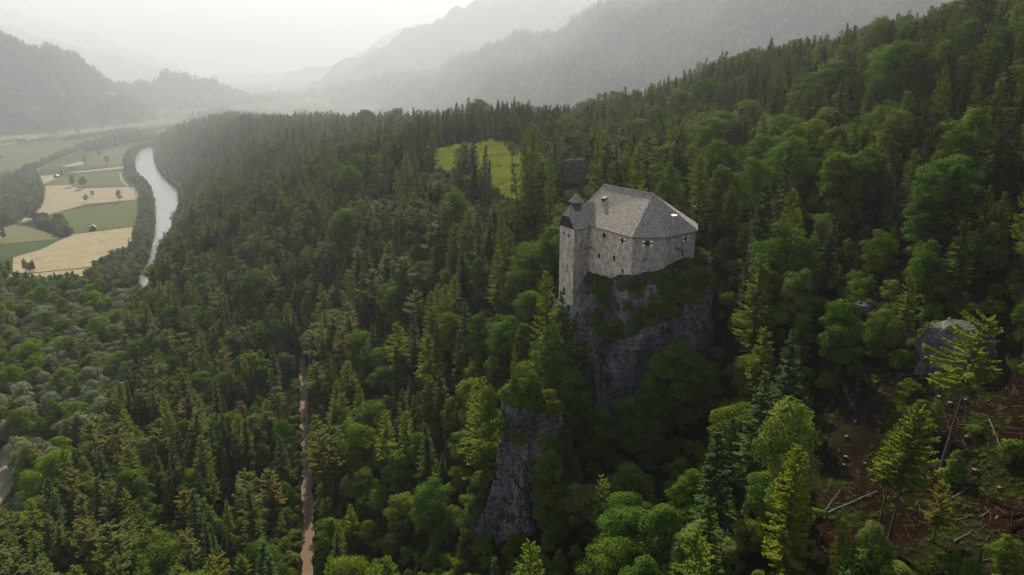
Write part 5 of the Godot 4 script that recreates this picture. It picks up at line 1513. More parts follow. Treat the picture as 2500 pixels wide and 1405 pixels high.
func draped(n: String, poly: PackedVector2Array, step: float, up: float, m: Material, col: Callable, label: String) -> void:
	var lo := poly[0]
	var hi := poly[0]
	for p in poly:
		lo = lo.min(p); hi = hi.max(p)
	var mb := MB.new()
	var z := lo.y
	while z < hi.y:
		var x := lo.x
		while x < hi.x:
			if in_poly(x + step * 0.5, z + step * 0.5, poly):
				mb.quad(at(x, z, up), at(x, z + step, up), at(x + step, z + step, up), at(x + step, z, up), col.call(x, z))
			x += step
		z += step
	struct(n, mb.mesh(m), label)
func fields() -> void:
	var straw := row_image(Color(0.20, 0.175, 0.105), Color(0.30, 0.26, 0.17), Color(0.13, 0.14, 0.06), 2)
	var olive := row_image(Color(0.102, 0.102, 0.046), Color(0.133, 0.128, 0.061), Color(0.071, 0.092, 0.031), 5)
	var green := row_image(Color(0.058, 0.076, 0.023), Color(0.076, 0.092, 0.031), Color(0.051, 0.076, 0.020), 7)
	var deep := row_image(Color(0.036, 0.058, 0.026), Color(0.044, 0.069, 0.031), Color(0.036, 0.061, 0.023), 9)
	var soil := row_image(Color(0.205, 0.175, 0.115), Color(0.26, 0.225, 0.155), Color(0.13, 0.135, 0.065), 12)
	var mats := {}
	for e in [["tan", straw], ["olive", olive], ["green", green], ["deep", deep], ["soil", soil]]:
		var m := mat(0.95, Color.WHITE, 0.1)
		m.albedo_texture = e[1]
		mats[e[0]] = m
	var k := 0
	for f in field_list:
		sheet("field", f[1], 0.10 + 0.02 * (k % 7), mats[f[0]], f[2], f[3])
		k += 1
	var rb := MB.new()
	for i in river.size() - 1:
		var a: Array = river[i]
		var b: Array = river[i + 1]
		rb.quad(Vector3(a[0].x, 0.35, -a[0].y), Vector3(a[1].x, 0.35, -a[1].y), Vector3(b[1].x, 0.35, -b[1].y), Vector3(b[0].x, 0.35, -b[0].y), Color.WHITE)
	struct("river", rb.mesh(M.water), "pale milky river winding along the valley")
	for r in far_water:
		var fw := MB.new()
		for i in r.size() - 1:
			fw.quad(Vector3(r[i][0].x, 1.5, -r[i][0].y), Vector3(r[i][1].x, 1.5, -r[i][1].y), Vector3(r[i + 1][1].x, 1.5, -r[i + 1][1].y), Vector3(r[i + 1][0].x, 1.5, -r[i + 1][0].y), Color.WHITE)
		struct("river", fw.mesh(M.water), "far stretch of the river glinting in the haze")
	for t in tracks:
		ribbon("field_track", t[0], t[1], 0.3, t[2], t[3])
var river := [[Vector2(-1010, 2100), Vector2(-965, 2090)], [Vector2(-935.57, 1940.8), Vector2(-921.81, 1920.46)], [Vector2(-934.93, 1908.93), Vector2(-909.12, 1890.16)], [Vector2(-931.92, 1877.22), Vector2(-896.46, 1859.84)], [Vector2(-924.34, 1846.25), Vector2(-883.8, 1829.51)], [Vector2(-914.11, 1816.07), Vector2(-870.91, 1799.29)], [Vector2(-903.04, 1786.19), Vector2(-857.99, 1769.08)], [Vector2(-891.34, 1756.53), Vector2(-844.57, 1739.08)], [Vector2(-879.04, 1727.13), Vector2(-831.05, 1709.14)], [Vector2(-866.53, 1697.81), Vector2(-816.92, 1679.48)], [Vector2(-853.45, 1668.74), Vector2(-802.64, 1649.88)], [Vector2(-840.26, 1639.72), Vector2(-788.06, 1620.44)], [Vector2(-826.45, 1610.99), Vector2(-773.32, 1591.07)], [Vector2(-812.55, 1582.3), Vector2(-758.39, 1561.8)], [Vector2(-798.27, 1553.8), Vector2(-743.26, 1532.63)], [Vector2(-783.82, 1525.38), Vector2(-728.02, 1503.52)], [Vector2(-769.24, 1497.04), Vector2(-712.41, 1474.61)], [Vector2(-754.38, 1468.83), Vector2(-696.62, 1445.8)], [Vector2(-739.53, 1440.63), Vector2(-680.49, 1417.17)], [Vector2(-724.24, 1412.66), Vector2(-664.08, 1388.7)], [Vector2(-708.96, 1384.68), Vector2(-647.49, 1360.34)], [Vector2(-692.61, 1357.31), Vector2(-630.75, 1332.06)], [Vector2(-675.67, 1330.32), Vector2(-613.41, 1304.16)], [Vector2(-657.94, 1303.83), Vector2(-595.59, 1276.55)], [Vector2(-640.06, 1277.44), Vector2(-577.7, 1248.99)], [Vector2(-623.37, 1250.28), Vector2(-560.28, 1221.14)], [Vector2(-607.57, 1222.61), Vector2(-543.76, 1192.74)], [Vector2(-592.28, 1194.63), Vector2(-528.36, 1163.71)], [Vector2(-577.6, 1166.33), Vector2(-513.76, 1134.28)], [Vector2(-563.02, 1137.99), Vector2(-499.58, 1104.64)], [Vector2(-548.69, 1109.51), Vector2(-485.75, 1074.84)], [Vector2(-534.46, 1080.99), Vector2(-472.25, 1044.88)], [Vector2(-520.3, 1052.43), Vector2(-459.32, 1014.67)], [Vector2(-506.38, 1023.75), Vector2(-447.27, 984.11)], [Vector2(-492.73, 994.94), Vector2(-435.89, 953.28)], [Vector2(-479.32, 966.02), Vector2(-425.13, 922.24)], [Vector2(-466.08, 937.03), Vector2(-414.95, 891)], [Vector2(-452.93, 907.98), Vector2(-405.19, 859.62)], [Vector2(-439.97, 878.86), Vector2(-396.25, 828.01)], [Vector2(-427.35, 849.59), Vector2(-388.84, 796)], [Vector2(-414.9, 820.24), Vector2(-378.35, 764.89)], [Vector2(-402.53, 790.86), Vector2(-366.3, 734.32)], [Vector2(-390.53, 761.33), Vector2(-354.55, 703.63)], [Vector2(-379.52, 731.42), Vector2(-343.03, 672.86)], [Vector2(-369.6, 701.13), Vector2(-331.54, 642.08)], [Vector2(-376, 660), Vector2(-338, 640)], [Vector2(-371, 640), Vector2(-346, 626)], [Vector2(-362, 622), Vector2(-356, 616)]]
var far_water := [[[Vector2(-1523.94, 5406.56), Vector2(-1566.38, 5646.62)], [Vector2(-1405.93, 5082.09), Vector2(-1421.37, 5221.42)], [Vector2(-1220.2, 4482.86), Vector2(-1203.15, 4482.86)]], [[Vector2(-1900.85, 7926.1), Vector2(-1972.61, 8302.96)], [Vector2(-1812.36, 7765.8), Vector2(-1886.01, 8179.25)]]]
var field_list := [
	["tan", [Vector2(-542.34, 769.24), Vector2(-539.63, 863.68), Vector2(-544.82, 883.84), Vector2(-490.77, 926.9), Vector2(-435.02, 810.01), Vector2(-439.99, 785.45), Vector2(-436.9, 732.11), Vector2(-479.48, 711.69), Vector2(-502.17, 707.13)], "pale mown field with drilled rows above the near tree belt", 1.1],
	["deep", [Vector2(-610.3, 821.84), Vector2(-595.42, 827.87), Vector2(-542.51, 859.32), Vector2(-533.67, 804.22), Vector2(-543.32, 772.78), Vector2(-561.97, 751.94)], "deep green crop wedge beside the pale mown field", 0.3],
	["tan", [Vector2(-530.85, 695.22), Vector2(-477.59, 708.64), Vector2(-435.52, 727.3), Vector2(-416.23, 672.47), Vector2(-427.35, 651.06), Vector2(-499.84, 651.06)], "lower pale field behind the riverside wood", 0.9],
	["green", [Vector2(-648.36, 1025.99), Vector2(-582.15, 1128.76), Vector2(-558.3, 1080.04), Vector2(-489.36, 929.41), Vector2(-546.45, 888.43), Vector2(-605.36, 965.9)], "grassy field with a small hut", 0.5],
	["soil", [Vector2(-691.42, 1035.15), Vector2(-810.29, 1266.4), Vector2(-772.86, 1275.5), Vector2(-735.84, 1235.52), Vector2(-649.36, 1257.43), Vector2(-591.59, 1154.71), Vector2(-587.88, 1128.76), Vector2(-640.36, 1090.14), Vector2(-648.36, 1025.99), Vector2(-650.92, 985.18), Vector2(-652.9, 952.57)], "tan stubble field around the lone trees", 0.2],
	["green", [Vector2(-817.99, 1275.5), Vector2(-849.62, 1363.34), Vector2(-823.44, 1389.83), Vector2(-769.39, 1451.71), Vector2(-653.78, 1266.4), Vector2(-740.77, 1244.2), Vector2(-772.86, 1275.5)], "bluish green field above the stubble", 0.7],
	["soil", [Vector2(-893.2, 1384.45), Vector2(-867.21, 1400.7), Vector2(-844.25, 1358.16), Vector2(-825.08, 1284.72)], "small tan field corner beside a barn", 0.1],
	["soil", [Vector2(-870.2, 1428.61), Vector2(-801.84, 1525.55), Vector2(-788.36, 1493.92), Vector2(-847.85, 1428.61)], "narrow tan strip across the green fields", 0.1],
	["deep", [Vector2(-844.62, 1422.94), Vector2(-785.23, 1487.75), Vector2(-764.52, 1451.71), Vector2(-823.44, 1389.83)], "narrow dark green strip across the fields", 0.1],
	["olive", [Vector2(-666.37, 949.94), Vector2(-642.91, 939.57), Vector2(-555.13, 874.77), Vector2(-543.8, 861.5), Vector2(-598.14, 831.94), Vector2(-613.07, 825.85), Vector2(-674.41, 914.55)], "dull olive field left of the tree clump", 0.8],
	["green", [Vector2(-942.25, 1635.98), Vector2(-1035.2, 1972.11), Vector2(-1040.47, 2049.1), Vector2(-940.92, 1843.08), Vector2(-809.28, 1538.56), Vector2(-888.15, 1538.56)], "green pasture beside the river bend", 0.4],
	["green", [Vector2(-1312.44, 1780.17), Vector2(-1150.71, 1993.52), Vector2(-1027.59, 1650.88), Vector2(-992.54, 1469.52), Vector2(-1030.32, 1384.45)], "long yellow-green pasture beyond the railway trees", 0.2],
	["soil", [Vector2(-936.6, 1532.03), Vector2(-937.75, 1606.96), Vector2(-903.27, 1551.79), Vector2(-915.14, 1512.74)], "small tan patch among the valley trees", 0.2],
	["olive", [Vector2(-1656.53, 2262.82), Vector2(-1336.36, 2942.94), Vector2(-1246.55, 2810.25), Vector2(-1266.63, 2507.69), Vector2(-1449.27, 1972.11)], "far pale pastures along the valley road", 0.1],
	["green", [Vector2(-1696.98, 2319.55), Vector2(-1401.12, 3088.48), Vector2(-1346.74, 2966.25), Vector2(-1666.46, 2276.75)], "far green pastures along the valley road", 0.1],
	["soil", [Vector2(-276.61, 339.26), Vector2(-289.37, 357.72), Vector2(-274.73, 355.93), Vector2(-266.43, 352.4), Vector2(-256, 337.22), Vector2(-235.88, 304.42), Vector2(-250.64, 301.71)], "orange-tan field with tractor tracks at the left edge", 0.2],
	["soil", [Vector2(-236.57, 281.35), Vector2(-227, 280.75), Vector2(-219.42, 272.58), Vector2(-208.05, 251.24), Vector2(-214.03, 248.77)], "corner of a tan field at the lower left edge", 0.2]
]
var tracks := [
	[[Vector2(-541, 769.24), Vector2(-533.67, 804.22), Vector2(-534.82, 838.11), Vector2(-540.13, 863.68)], 2.6, Color(0.5, 0.42, 0.3), "pale field path bending round the green wedge"],
	[[Vector2(-1317.58, 1815.6), Vector2(-1373.45, 2119.89), Vector2(-1420.86, 2348.97), Vector2(-1468.43, 2966.25), Vector2(-1551.47, 3426.43)], 7, Color(0.45, 0.44, 0.42), "pale valley road across the far pastures"],
	[[Vector2(-861.56, 1166.18), Vector2(-877.31, 1248.58), Vector2(-921.87, 1384.45), Vector2(-989.66, 1578.91), Vector2(-1066.34, 1833.83)], 5, Color(0.34, 0.32, 0.27), "railway line between rows of trees"],
	[[Vector2(-767.75, 1434.32), Vector2(-712.63, 1332.8), Vector2(-665.03, 1261.9)], 2.5, Color(0.42, 0.36, 0.24), "faint curved path in the green field"]
]
var lone := [
	["beech", -758.9, 1257.4, 22, "big round field tree, left one of the pair on the green field's edge", 1.1],
	["beech", -726.1, 1235.5, 21, "big round field tree, right one of the pair on the green field's edge", 1.15],
	["beech", -669.9, 1158.5, 10, "small round tree in the stubble below the pair of big field trees", 1.1],
	["beech", -648.6, 1103.9, 13, "dark round tree alone in the stubble field", 1],
	["maple", -598.1, 1103.9, 21, "irregular tall tree near the river at the stubble field's edge", 0.9],
	["beech", -940.4, 1681.5, 18, "spreading tree in the upper green pasture, farther from the river", 1],
	["beech", -851.3, 1545.1, 20, "round tree in the upper green pasture casting a shadow toward the river", 1],
	["maple", -904.4, 1558.5, 18, "tree at the corner of the small tan patch", 0.9],
	["spruce", -852.1, 1384.4, 20, "pointed tree beside the barn near the tan corner", 1],
	["willow", -1340.1, 2441.8, 16, "pale tree alone on the far pasture", 1],
	["beech", -1438.8, 2364.0, 14, "dark tree beside the valley road", 1],
	["beech", -605.8, 850.7, 19, "round tree on a tall trunk beside the olive field", 0.9],
	["beech", -492.9, 713.2, 15, "slim tree of a close pair on the field boundary", 0.8],
	["beech", -482.7, 710.2, 14, "bushy tree of a close pair on the field boundary", 1.1],
	["beech", -504.5, 705.6, 15, "round tree left of the close pair on the field boundary", 1.2],
	["beech", -511.9, 705.6, 14, "dark tree at the very left end of the field boundary", 1.1],
	["beech", -644.3, 957.9, 18, "dark tree at the tip of the stubble field", 1],
	["beech", -1138.2, 1643.4, 10, "small round bush tree at the far left in the long pasture", 1.3]
]
var stumps := [
	[81.3, 159.0, 0.5, "cut tree stump on the dark upper slope below the low outcrop"],
	[84.1, 155.0, 0.35, "cut tree stump small and alone above the green bush"],
	[78.3, 152.0, 0.45, "cut tree stump just below the topmost stump of the dark slope"],
	[81.3, 150.0, 0.35, "cut tree stump beside a standing dead stick"],
	[74.4, 146.0, 0.55, "cut tree stump broad and orange at the end of the long pale pole"],
	[72.3, 139.0, 0.4, "cut tree stump under the pale pole's lower end"],
	[69.0, 143.0, 0.45, "cut tree stump at the left edge by the small bush"],
	[69.4, 136.0, 0.5, "cut tree stump orange-topped above a green fern patch"],
	[88.9, 139.0, 0.55, "cut tree stump mossy and close under the boulder"],
	[91.8, 135.0, 0.5, "cut tree stump touching the leaning larch's trunk"],
	[89.5, 136.0, 0.6, "cut tree stump tall and reddish between boulder and larch"],
	[89.7, 133.0, 0.45, "cut tree stump just left of the leaning larch's trunk"],
	[83.0, 137.0, 0.35, "cut tree stump right above the full-crowned larch's tip"],
	[86.6, 124.0, 0.5, "cut tree stump right of the leaning larch's base with a dark side"],
	[84.5, 122.0, 0.45, "cut tree stump bright orange at the leaning larch's base"],
	[88.8, 116.0, 0.6, "cut tree stump big and grey near the right edge"],
	[67.3, 131.0, 0.5, "cut tree stump orange-topped, upper of two left of the larch group"],
	[66.1, 129.0, 0.4, "cut tree stump lower of two orange-topped left of the larch group"],
	[68.6, 126.0, 0.4, "cut tree stump beside a thin upright stick left of the larch group"],
	[80.9, 113.0, 0.6, "cut tree stump tall and grey right of the larch crown"],
	[77.3, 113.0, 0.5, "cut tree stump pale, closest to the larch crown's right side"],
	[87.2, 135.0, 0.35, "cut tree stump low beside the tall reddish one"],
	[81.3, 107.0, 0.5, "cut tree stump weathered among the litter at the right"]
]
var logs := [
	[56.9, 114.0, 66.2, 116.0, 0.3, 0.25, 0.17, "birch_log", "pale banded birch trunk lying across the clearing's lower left", Color(0.5, 0.48, 0.44)],
	[56.8, 115.0, 61.6, 120.0, 0.3, 0.9, 0.2, "fallen_log", "dark grey fallen trunk beside the birch", Color(0.2, 0.18, 0.16)],
	[74.5, 108.0, 78.5, 110.0, 0.25, 0.3, 0.13, "fallen_log", "thin pale pole lying right of the larch group", Color(0.34, 0.27, 0.19)],
	[74.9, 101.0, 76.9, 102.0, 0.25, 0.25, 0.14, "fallen_log", "short pale log lying on the right of the litter", Color(0.38, 0.3, 0.2)],
	[71.9, 102.0, 74.6, 102.0, 0.25, 0.25, 0.14, "fallen_log", "level log right of the small dark pine", Color(0.3, 0.24, 0.18)],
	[67.9, 96.0, 70.9, 97.0, 0.25, 0.35, 0.15, "fallen_log", "brightest log near the bottom edge right of the larch trunks", Color(0.45, 0.36, 0.24)],
	[90.9, 126.0, 86.6, 115.0, 0.3, 0.2, 0.09, "fallen_log", "long crooked grey stick near the right edge", Color(0.36, 0.31, 0.25)],
	[90.1, 130.0, 91.8, 126.0, 0.3, 0.3, 0.08, "fallen_log", "thin pole under the boulder's right side", Color(0.36, 0.29, 0.2)],
	[85.6, 127.0, 87.7, 125.0, 0.25, 0.25, 0.09, "fallen_log", "thin pole crossing behind the leaning larch's trunk", Color(0.38, 0.3, 0.2)],
	[76.4, 156.0, 74.1, 143.0, 0.3, 0.2, 0.1, "fallen_log", "long pale pole slanting down the dark upper slope", Color(0.42, 0.34, 0.24)],
	[81.5, 158.0, 80.4, 152.0, 0.3, 0.2, 0.08, "fallen_log", "short pole beside the topmost stump", Color(0.38, 0.3, 0.22)],
	[75.8, 99.0, 76.7, 100.0, 0.2, 0.3, 0.15, "fallen_log", "stubby upright-looking pale log near the grey stone", Color(0.42, 0.34, 0.24)],
	[74.7, 115.0, 74.2, 122.0, 0.2, 0.2, 0.1, "fallen_log", "grey stick partly behind the full-crowned larch", Color(0.3, 0.26, 0.2)],
	[67.2, 91.0, 70.8, 90.0, 0.2, 0.2, 0.13, "fallen_log", "log at the bottom edge in the lower right corner", Color(0.36, 0.28, 0.2)],
	[-85.6, 282.0, -93.2, 291.0, 0, 31.15, 0.17, "leaning_trunk", "thin dark dead trunk leaning across the dirt track", Color(0.09, 0.07, 0.06)]
]
var bushes := [
	[24.4, 201.3, 127.0, 2.89, "leafy shrub along the castle cliff's lip, first from the left", "shrubs on the castle rock ledge", 1.46],
	[25.0, 200.3, 126.6, 3.32, "leafy shrub along the castle cliff's lip, second from the left", "shrubs on the castle rock ledge", 1.18],
	[27.4, 195.8, 124.9, 4.18, "leafy shrub along the castle cliff's lip, third from the left", "shrubs on the castle rock ledge", 1.41],
	[28.7, 193.9, 125.9, 3.94, "leafy shrub along the castle cliff's lip, fourth from the left", "shrubs on the castle rock ledge", 1.44],
	[31.5, 191.8, 127.1, 2.17, "leafy shrub along the castle cliff's lip, fifth from the left", "shrubs on the castle rock ledge", 1.27],
	[34.7, 191.7, 129.2, 3.35, "leafy shrub along the castle cliff's lip, sixth from the left", "shrubs on the castle rock ledge", 1.19],
	[35.2, 191.6, 129.7, 4.31, "leafy shrub along the castle cliff's lip, seventh from the left", "shrubs on the castle rock ledge", 1.28],
	[38.1, 190.8, 131.4, 2.12, "leafy shrub along the castle cliff's lip, eighth from the left", "shrubs on the castle rock ledge", 1.2],
	[43.0, 191.3, 133.1, 3.31, "leafy shrub along the castle cliff's lip, ninth from the left", "shrubs on the castle rock ledge", 1.27],
	[44.5, 191.7, 134.1, 2.92, "leafy shrub along the castle cliff's lip, tenth from the left", "shrubs on the castle rock ledge", 1.15],
	[48.2, 193.7, 136.7, 3.39, "leafy shrub along the castle cliff's lip, eleventh from the left", "shrubs on the castle rock ledge", 1.46],
	[51.5, 196.4, 137.7, 2.36, "leafy shrub along the castle cliff's lip, twelfth from the left", "shrubs on the castle rock ledge", 1.21],
	[53.5, 197.3, 138.5, 3.83, "leafy shrub along the castle cliff's lip, thirteenth from the left", "shrubs on the castle rock ledge", 1.45],
	[52.9, 198.7, 139.2, 1.66, "leafy shrub along the castle cliff's lip, fourteenth from the left", "shrubs on the castle rock ledge", 1.19],
	[54.6, 199.7, 139.9, 4.62, "leafy shrub along the castle cliff's lip, fifteenth from the left", "shrubs on the castle rock ledge", 1.33],
	[57.5, 204.1, 141.2, 2.82, "leafy shrub along the castle cliff's lip, sixteenth from the left", "shrubs on the castle rock ledge", 1.48],
	[25.6, 202.9, 129.3, 1.78, "leafy shrub midway up the castle rock's ledge, first from the left", "shrubs on the castle rock ledge", 1.09],
	[26.2, 199.8, 127.1, 1.72, "leafy shrub midway up the castle rock's ledge, second from the left", "shrubs on the castle rock ledge", 1.28],
	[26.5, 197.9, 126.0, 3.19, "leafy shrub midway up the castle rock's ledge, third from the left", "shrubs on the castle rock ledge", 1.4],
	[27.8, 197.3, 127.1, 2.33, "leafy shrub midway up the castle rock's ledge, fourth from the left", "shrubs on the castle rock ledge", 1.24],
	[29.3, 195.2, 127.7, 4.27, "leafy shrub midway up the castle rock's ledge, fifth from the left", "shrubs on the castle rock ledge", 1.43],
	[31.9, 193.3, 128.9, 2.29, "leafy shrub midway up the castle rock's ledge, sixth from the left", "shrubs on the castle rock ledge", 1.44],
	[34.5, 194.0, 132.3, 2.81, "leafy shrub midway up the castle rock's ledge, seventh from the left", "shrubs on the castle rock ledge", 1.46],
	[36.5, 193.4, 133.2, 3.08, "leafy shrub midway up the castle rock's ledge, eighth from the left", "shrubs on the castle rock ledge", 1.1],
	[39.0, 193.6, 134.7, 4.37, "leafy shrub midway up the castle rock's ledge, ninth from the left", "shrubs on the castle rock ledge", 1.21],
	[39.9, 193.2, 134.1, 4.04, "leafy shrub midway up the castle rock's ledge, tenth from the left", "shrubs on the castle rock ledge", 1.29],
	[41.7, 192.9, 133.9, 4.37, "leafy shrub midway up the castle rock's ledge, eleventh from the left", "shrubs on the castle rock ledge", 1.48],
	[44.0, 194.8, 137.2, 3.61, "leafy shrub midway up the castle rock's ledge, twelfth from the left", "shrubs on the castle rock ledge", 1.08],
	[46.1, 194.3, 136.7, 2.1, "leafy shrub midway up the castle rock's ledge, thirteenth from the left", "shrubs on the castle rock ledge", 1.34],
	[47.6, 196.6, 139.3, 2.26, "leafy shrub midway up the castle rock's ledge, fourteenth from the left", "shrubs on the castle rock ledge", 1.06],
	[51.1, 199.2, 140.3, 3.25, "leafy shrub midway up the castle rock's ledge, fifteenth from the left", "shrubs on the castle rock ledge", 1.45],
	[53.2, 200.7, 140.8, 4.28, "leafy shrub midway up the castle rock's ledge, sixteenth from the left", "shrubs on the castle rock ledge", 1.4],
	[54.2, 201.5, 141.0, 1.7, "leafy shrub midway up the castle rock's ledge, seventeenth from the left", "shrubs on the castle rock ledge", 1.32],
	[54.3, 203.3, 142.1, 2.02, "leafy shrub midway up the castle rock's ledge, eighteenth from the left", "shrubs on the castle rock ledge", 1.22],
	[27.1, 203.1, 131.8, 3.24, "leafy shrub high on the castle rock's ledge, first from the left", "shrubs on the castle rock ledge", 1.42],
	[27.9, 200.0, 131.9, 3.13, "leafy shrub high on the castle rock's ledge, second from the left", "shrubs on the castle rock ledge", 1.2],
	[29.5, 199.4, 134.6, 1.61, "leafy shrub high on the castle rock's ledge, third from the left", "shrubs on the castle rock ledge", 1.11],
	[30.0, 197.8, 133.2, 2.35, "leafy shrub high on the castle rock's ledge, fourth from the left", "shrubs on the castle rock ledge", 1.44],
	[32.8, 195.3, 133.7, 3.24, "leafy shrub high on the castle rock's ledge, fifth from the left", "shrubs on the castle rock ledge", 1.25],
	[35.1, 195.8, 136.7, 1.79, "leafy shrub high on the castle rock's ledge, sixth from the left", "shrubs on the castle rock ledge", 1.13],
	[39.3, 195.3, 138.0, 1.41, "leafy shrub high on the castle rock's ledge, seventh from the left", "shrubs on the castle rock ledge", 1.2],
	[41.2, 195.6, 138.5, 2.47, "leafy shrub high on the castle rock's ledge, eighth from the left", "shrubs on the castle rock ledge", 1.1],
	[43.7, 195.8, 138.9, 3.09, "leafy shrub high on the castle rock's ledge, ninth from the left", "shrubs on the castle rock ledge", 1.49],
	[44.8, 196.7, 140.4, 2.09, "leafy shrub high on the castle rock's ledge, tenth from the left", "shrubs on the castle rock ledge", 1.46],
	[46.8, 197.3, 140.6, 3.31, "leafy shrub high on the castle rock's ledge, eleventh from the left", "shrubs on the castle rock ledge", 1.41],
	[48.4, 198.0, 140.4, 3.1, "leafy shrub high on the castle rock's ledge, twelfth from the left", "shrubs on the castle rock ledge", 1.22],
	[54.9, 209.3, 144.4, 2.84, "leafy shrub high on the castle rock's ledge, thirteenth from the left", "shrubs on the castle rock ledge", 1.21],
	[30.6, 200.7, 139.2, 2.12, "leafy shrub at the foot of the castle's front walls, first from the left", "shrubs on the castle rock ledge", 1.42],
	[30.8, 200.0, 138.6, 1.69, "leafy shrub at the foot of the castle's front walls, second from the left", "shrubs on the castle rock ledge", 1.31],
	[32.4, 199.2, 140.5, 1.16, "leafy shrub at the foot of the castle's front walls, third from the left", "shrubs on the castle rock ledge", 1.35],
	[34.1, 197.6, 139.8, 2.16, "leafy shrub at the foot of the castle's front walls, fourth from the left", "shrubs on the castle rock ledge", 1.2],
	[35.6, 197.3, 140.3, 2.26, "leafy shrub at the foot of the castle's front walls, fifth from the left", "shrubs on the castle rock ledge", 1.37],
	[40.1, 197.9, 142.5, 2.26, "leafy shrub at the foot of the castle's front walls, sixth from the left", "shrubs on the castle rock ledge", 1.24],
	[41.9, 197.2, 141.4, 1.58, "leafy shrub at the foot of the castle's front walls, seventh from the left", "shrubs on the castle rock ledge", 1.07],
	[43.8, 198.6, 143.4, 1.86, "leafy shrub at the foot of the castle's front walls, eighth from the left", "shrubs on the castle rock ledge", 1.22],
	[44.7, 198.1, 142.6, 1.09, "leafy shrub at the foot of the castle's front walls, ninth from the left", "shrubs on the castle rock ledge", 1.49],
	[46.0, 199.6, 144.1, 1.44, "leafy shrub at the foot of the castle's front walls, tenth from the left", "shrubs on the castle rock ledge", 1.1],
	[48.6, 202.0, 144.9, 1.21, "leafy shrub at the foot of the castle's front walls, eleventh from the left", "shrubs on the castle rock ledge", 1.17],
	[50.8, 203.4, 144.8, 2.11, "leafy shrub at the foot of the castle's front walls, twelfth from the left", "shrubs on the castle rock ledge", 1.36],
	[51.4, 204.7, 145.2, 1.73, "leafy shrub at the foot of the castle's front walls, thirteenth from the left", "shrubs on the castle rock ledge", 1.13],
	[26.6, 204.9, 134.8, 5.6, "round dark bush against the castle's lit wall above the pale cliff", "", 1.3],
	[25.1, 202.5, 128.3, 4.6, "bush hanging under the round dark one at the pale cliff", "", 1.2],
	[35.1, 196.1, 137.4, 5, "pointed bush at the castle's front corner", "", 0.8],
	[57.3, 210.4, 143.7, 3.6, "bright sunlit bush at the rock's far right edge", "", 1.3],
	[56.2, 213.0, 144.6, 3.2, "yellowish bush beside the castle's right wall", "", 1.2],
	[-0.5, 165.8, 120.0, 4.19, "leafy shrub round the rock spire's shoulder, first from the left", "shrubs on the rock spire", 1.19],
	[0.4, 165.1, 120.0, 3.58, "leafy shrub round the rock spire's shoulder, second from the left", "shrubs on the rock spire", 1.48],
	[1.2, 164.2, 120.0, 3.65, "leafy shrub round the rock spire's shoulder, third from the left", "shrubs on the rock spire", 1.38],
	[2.3, 163.4, 119.7, 3.92, "leafy shrub round the rock spire's shoulder, fourth from the left", "shrubs on the rock spire", 1.27],
	[3.8, 163.2, 119.2, 2.86, "leafy shrub round the rock spire's shoulder, fifth from the left", "shrubs on the rock spire", 1.23],
	[4.7, 162.9, 119.0, 3.1, "leafy shrub round the rock spire's shoulder, sixth from the left", "shrubs on the rock spire", 1.25],
	[6.3, 162.9, 118.5, 4.13, "leafy shrub round the rock spire's shoulder, seventh from the left", "shrubs on the rock spire", 1.13],
	[7.4, 163.5, 118.1, 2.82, "leafy shrub round the rock spire's shoulder, eighth from the left", "shrubs on the rock spire", 1.3],
	[8.5, 164.0, 117.9, 3.89, "leafy shrub round the rock spire's shoulder, ninth from the left", "shrubs on the rock spire", 1.5],
	[9.3, 165.0, 117.5, 3.08, "leafy shrub round the rock spire's shoulder, tenth from the left", "shrubs on the rock spire", 1.43],
	[10.5, 166.0, 116.6, 3.51, "leafy shrub round the rock spire's shoulder, eleventh from the left", "shrubs on the rock spire", 1.46],
	[0.9, 167.2, 122.6, 3.36, "leafy shrub on the rock spire's top, first from the left", "shrubs on the rock spire", 1.08],
	[1.4, 166.3, 122.6, 3.46, "leafy shrub on the rock spire's top, second from the left", "shrubs on the rock spire", 1.2],
	[2.1, 165.4, 122.3, 3.73, "leafy shrub on the rock spire's top, third from the left", "shrubs on the rock spire", 1.45],
	[3.1, 164.9, 122.2, 3.52, "leafy shrub on the rock spire's top, fourth from the left", "shrubs on the rock spire", 1.33],
	[4.2, 164.5, 121.3, 2.53, "leafy shrub on the rock spire's top, fifth from the left", "shrubs on the rock spire", 1.37],
	[5.4, 164.5, 121.2, 2.8, "leafy shrub on the rock spire's top, sixth from the left", "shrubs on the rock spire", 1.15],
	[6.6, 165.0, 120.7, 3.51, "leafy shrub on the rock spire's top, seventh from the left", "shrubs on the rock spire", 1.11],
	[7.5, 165.5, 120.4, 2.4, "leafy shrub on the rock spire's top, eighth from the left", "shrubs on the rock spire", 1.43],
	[8.7, 166.5, 119.7, 3.57, "leafy shrub on the rock spire's top, ninth from the left", "shrubs on the rock spire", 1.08],
	[1.5, 158.5, 112.0, 3.4, "shrub clinging to the rock spire's face, first in the row", "shrubs on the rock spire", 1.25],
	[-2.5, 160.5, 114.0, 3.6, "shrub clinging to the rock spire's face, second in the row", "shrubs on the rock spire", 1.25],
	[8.5, 159.5, 111.0, 3.2, "shrub clinging to the rock spire's face, third in the row", "shrubs on the rock spire", 1.25],
	[11.0, 162.5, 108.0, 3.8, "shrub clinging to the rock spire's face, fourth in the row", "shrubs on the rock spire", 1.25],
	[4.5, 158.2, 106.0, 2.4, "shrub clinging to the rock spire's face, fifth in the row", "shrubs on the rock spire", 1.25],
	[-5.5, 164.0, 110.0, 4.2, "shrub clinging to the rock spire's face, sixth in the row", "shrubs on the rock spire", 1.25],
	[-6.5, 167.0, 104.0, 4.6, "shrub clinging to the rock spire's face, seventh in the row", "shrubs on the rock spire", 1.25],
	[9.5, 159.0, 101.0, 3.8, "shrub clinging to the rock spire's face, eighth in the row", "shrubs on the rock spire", 1.25],
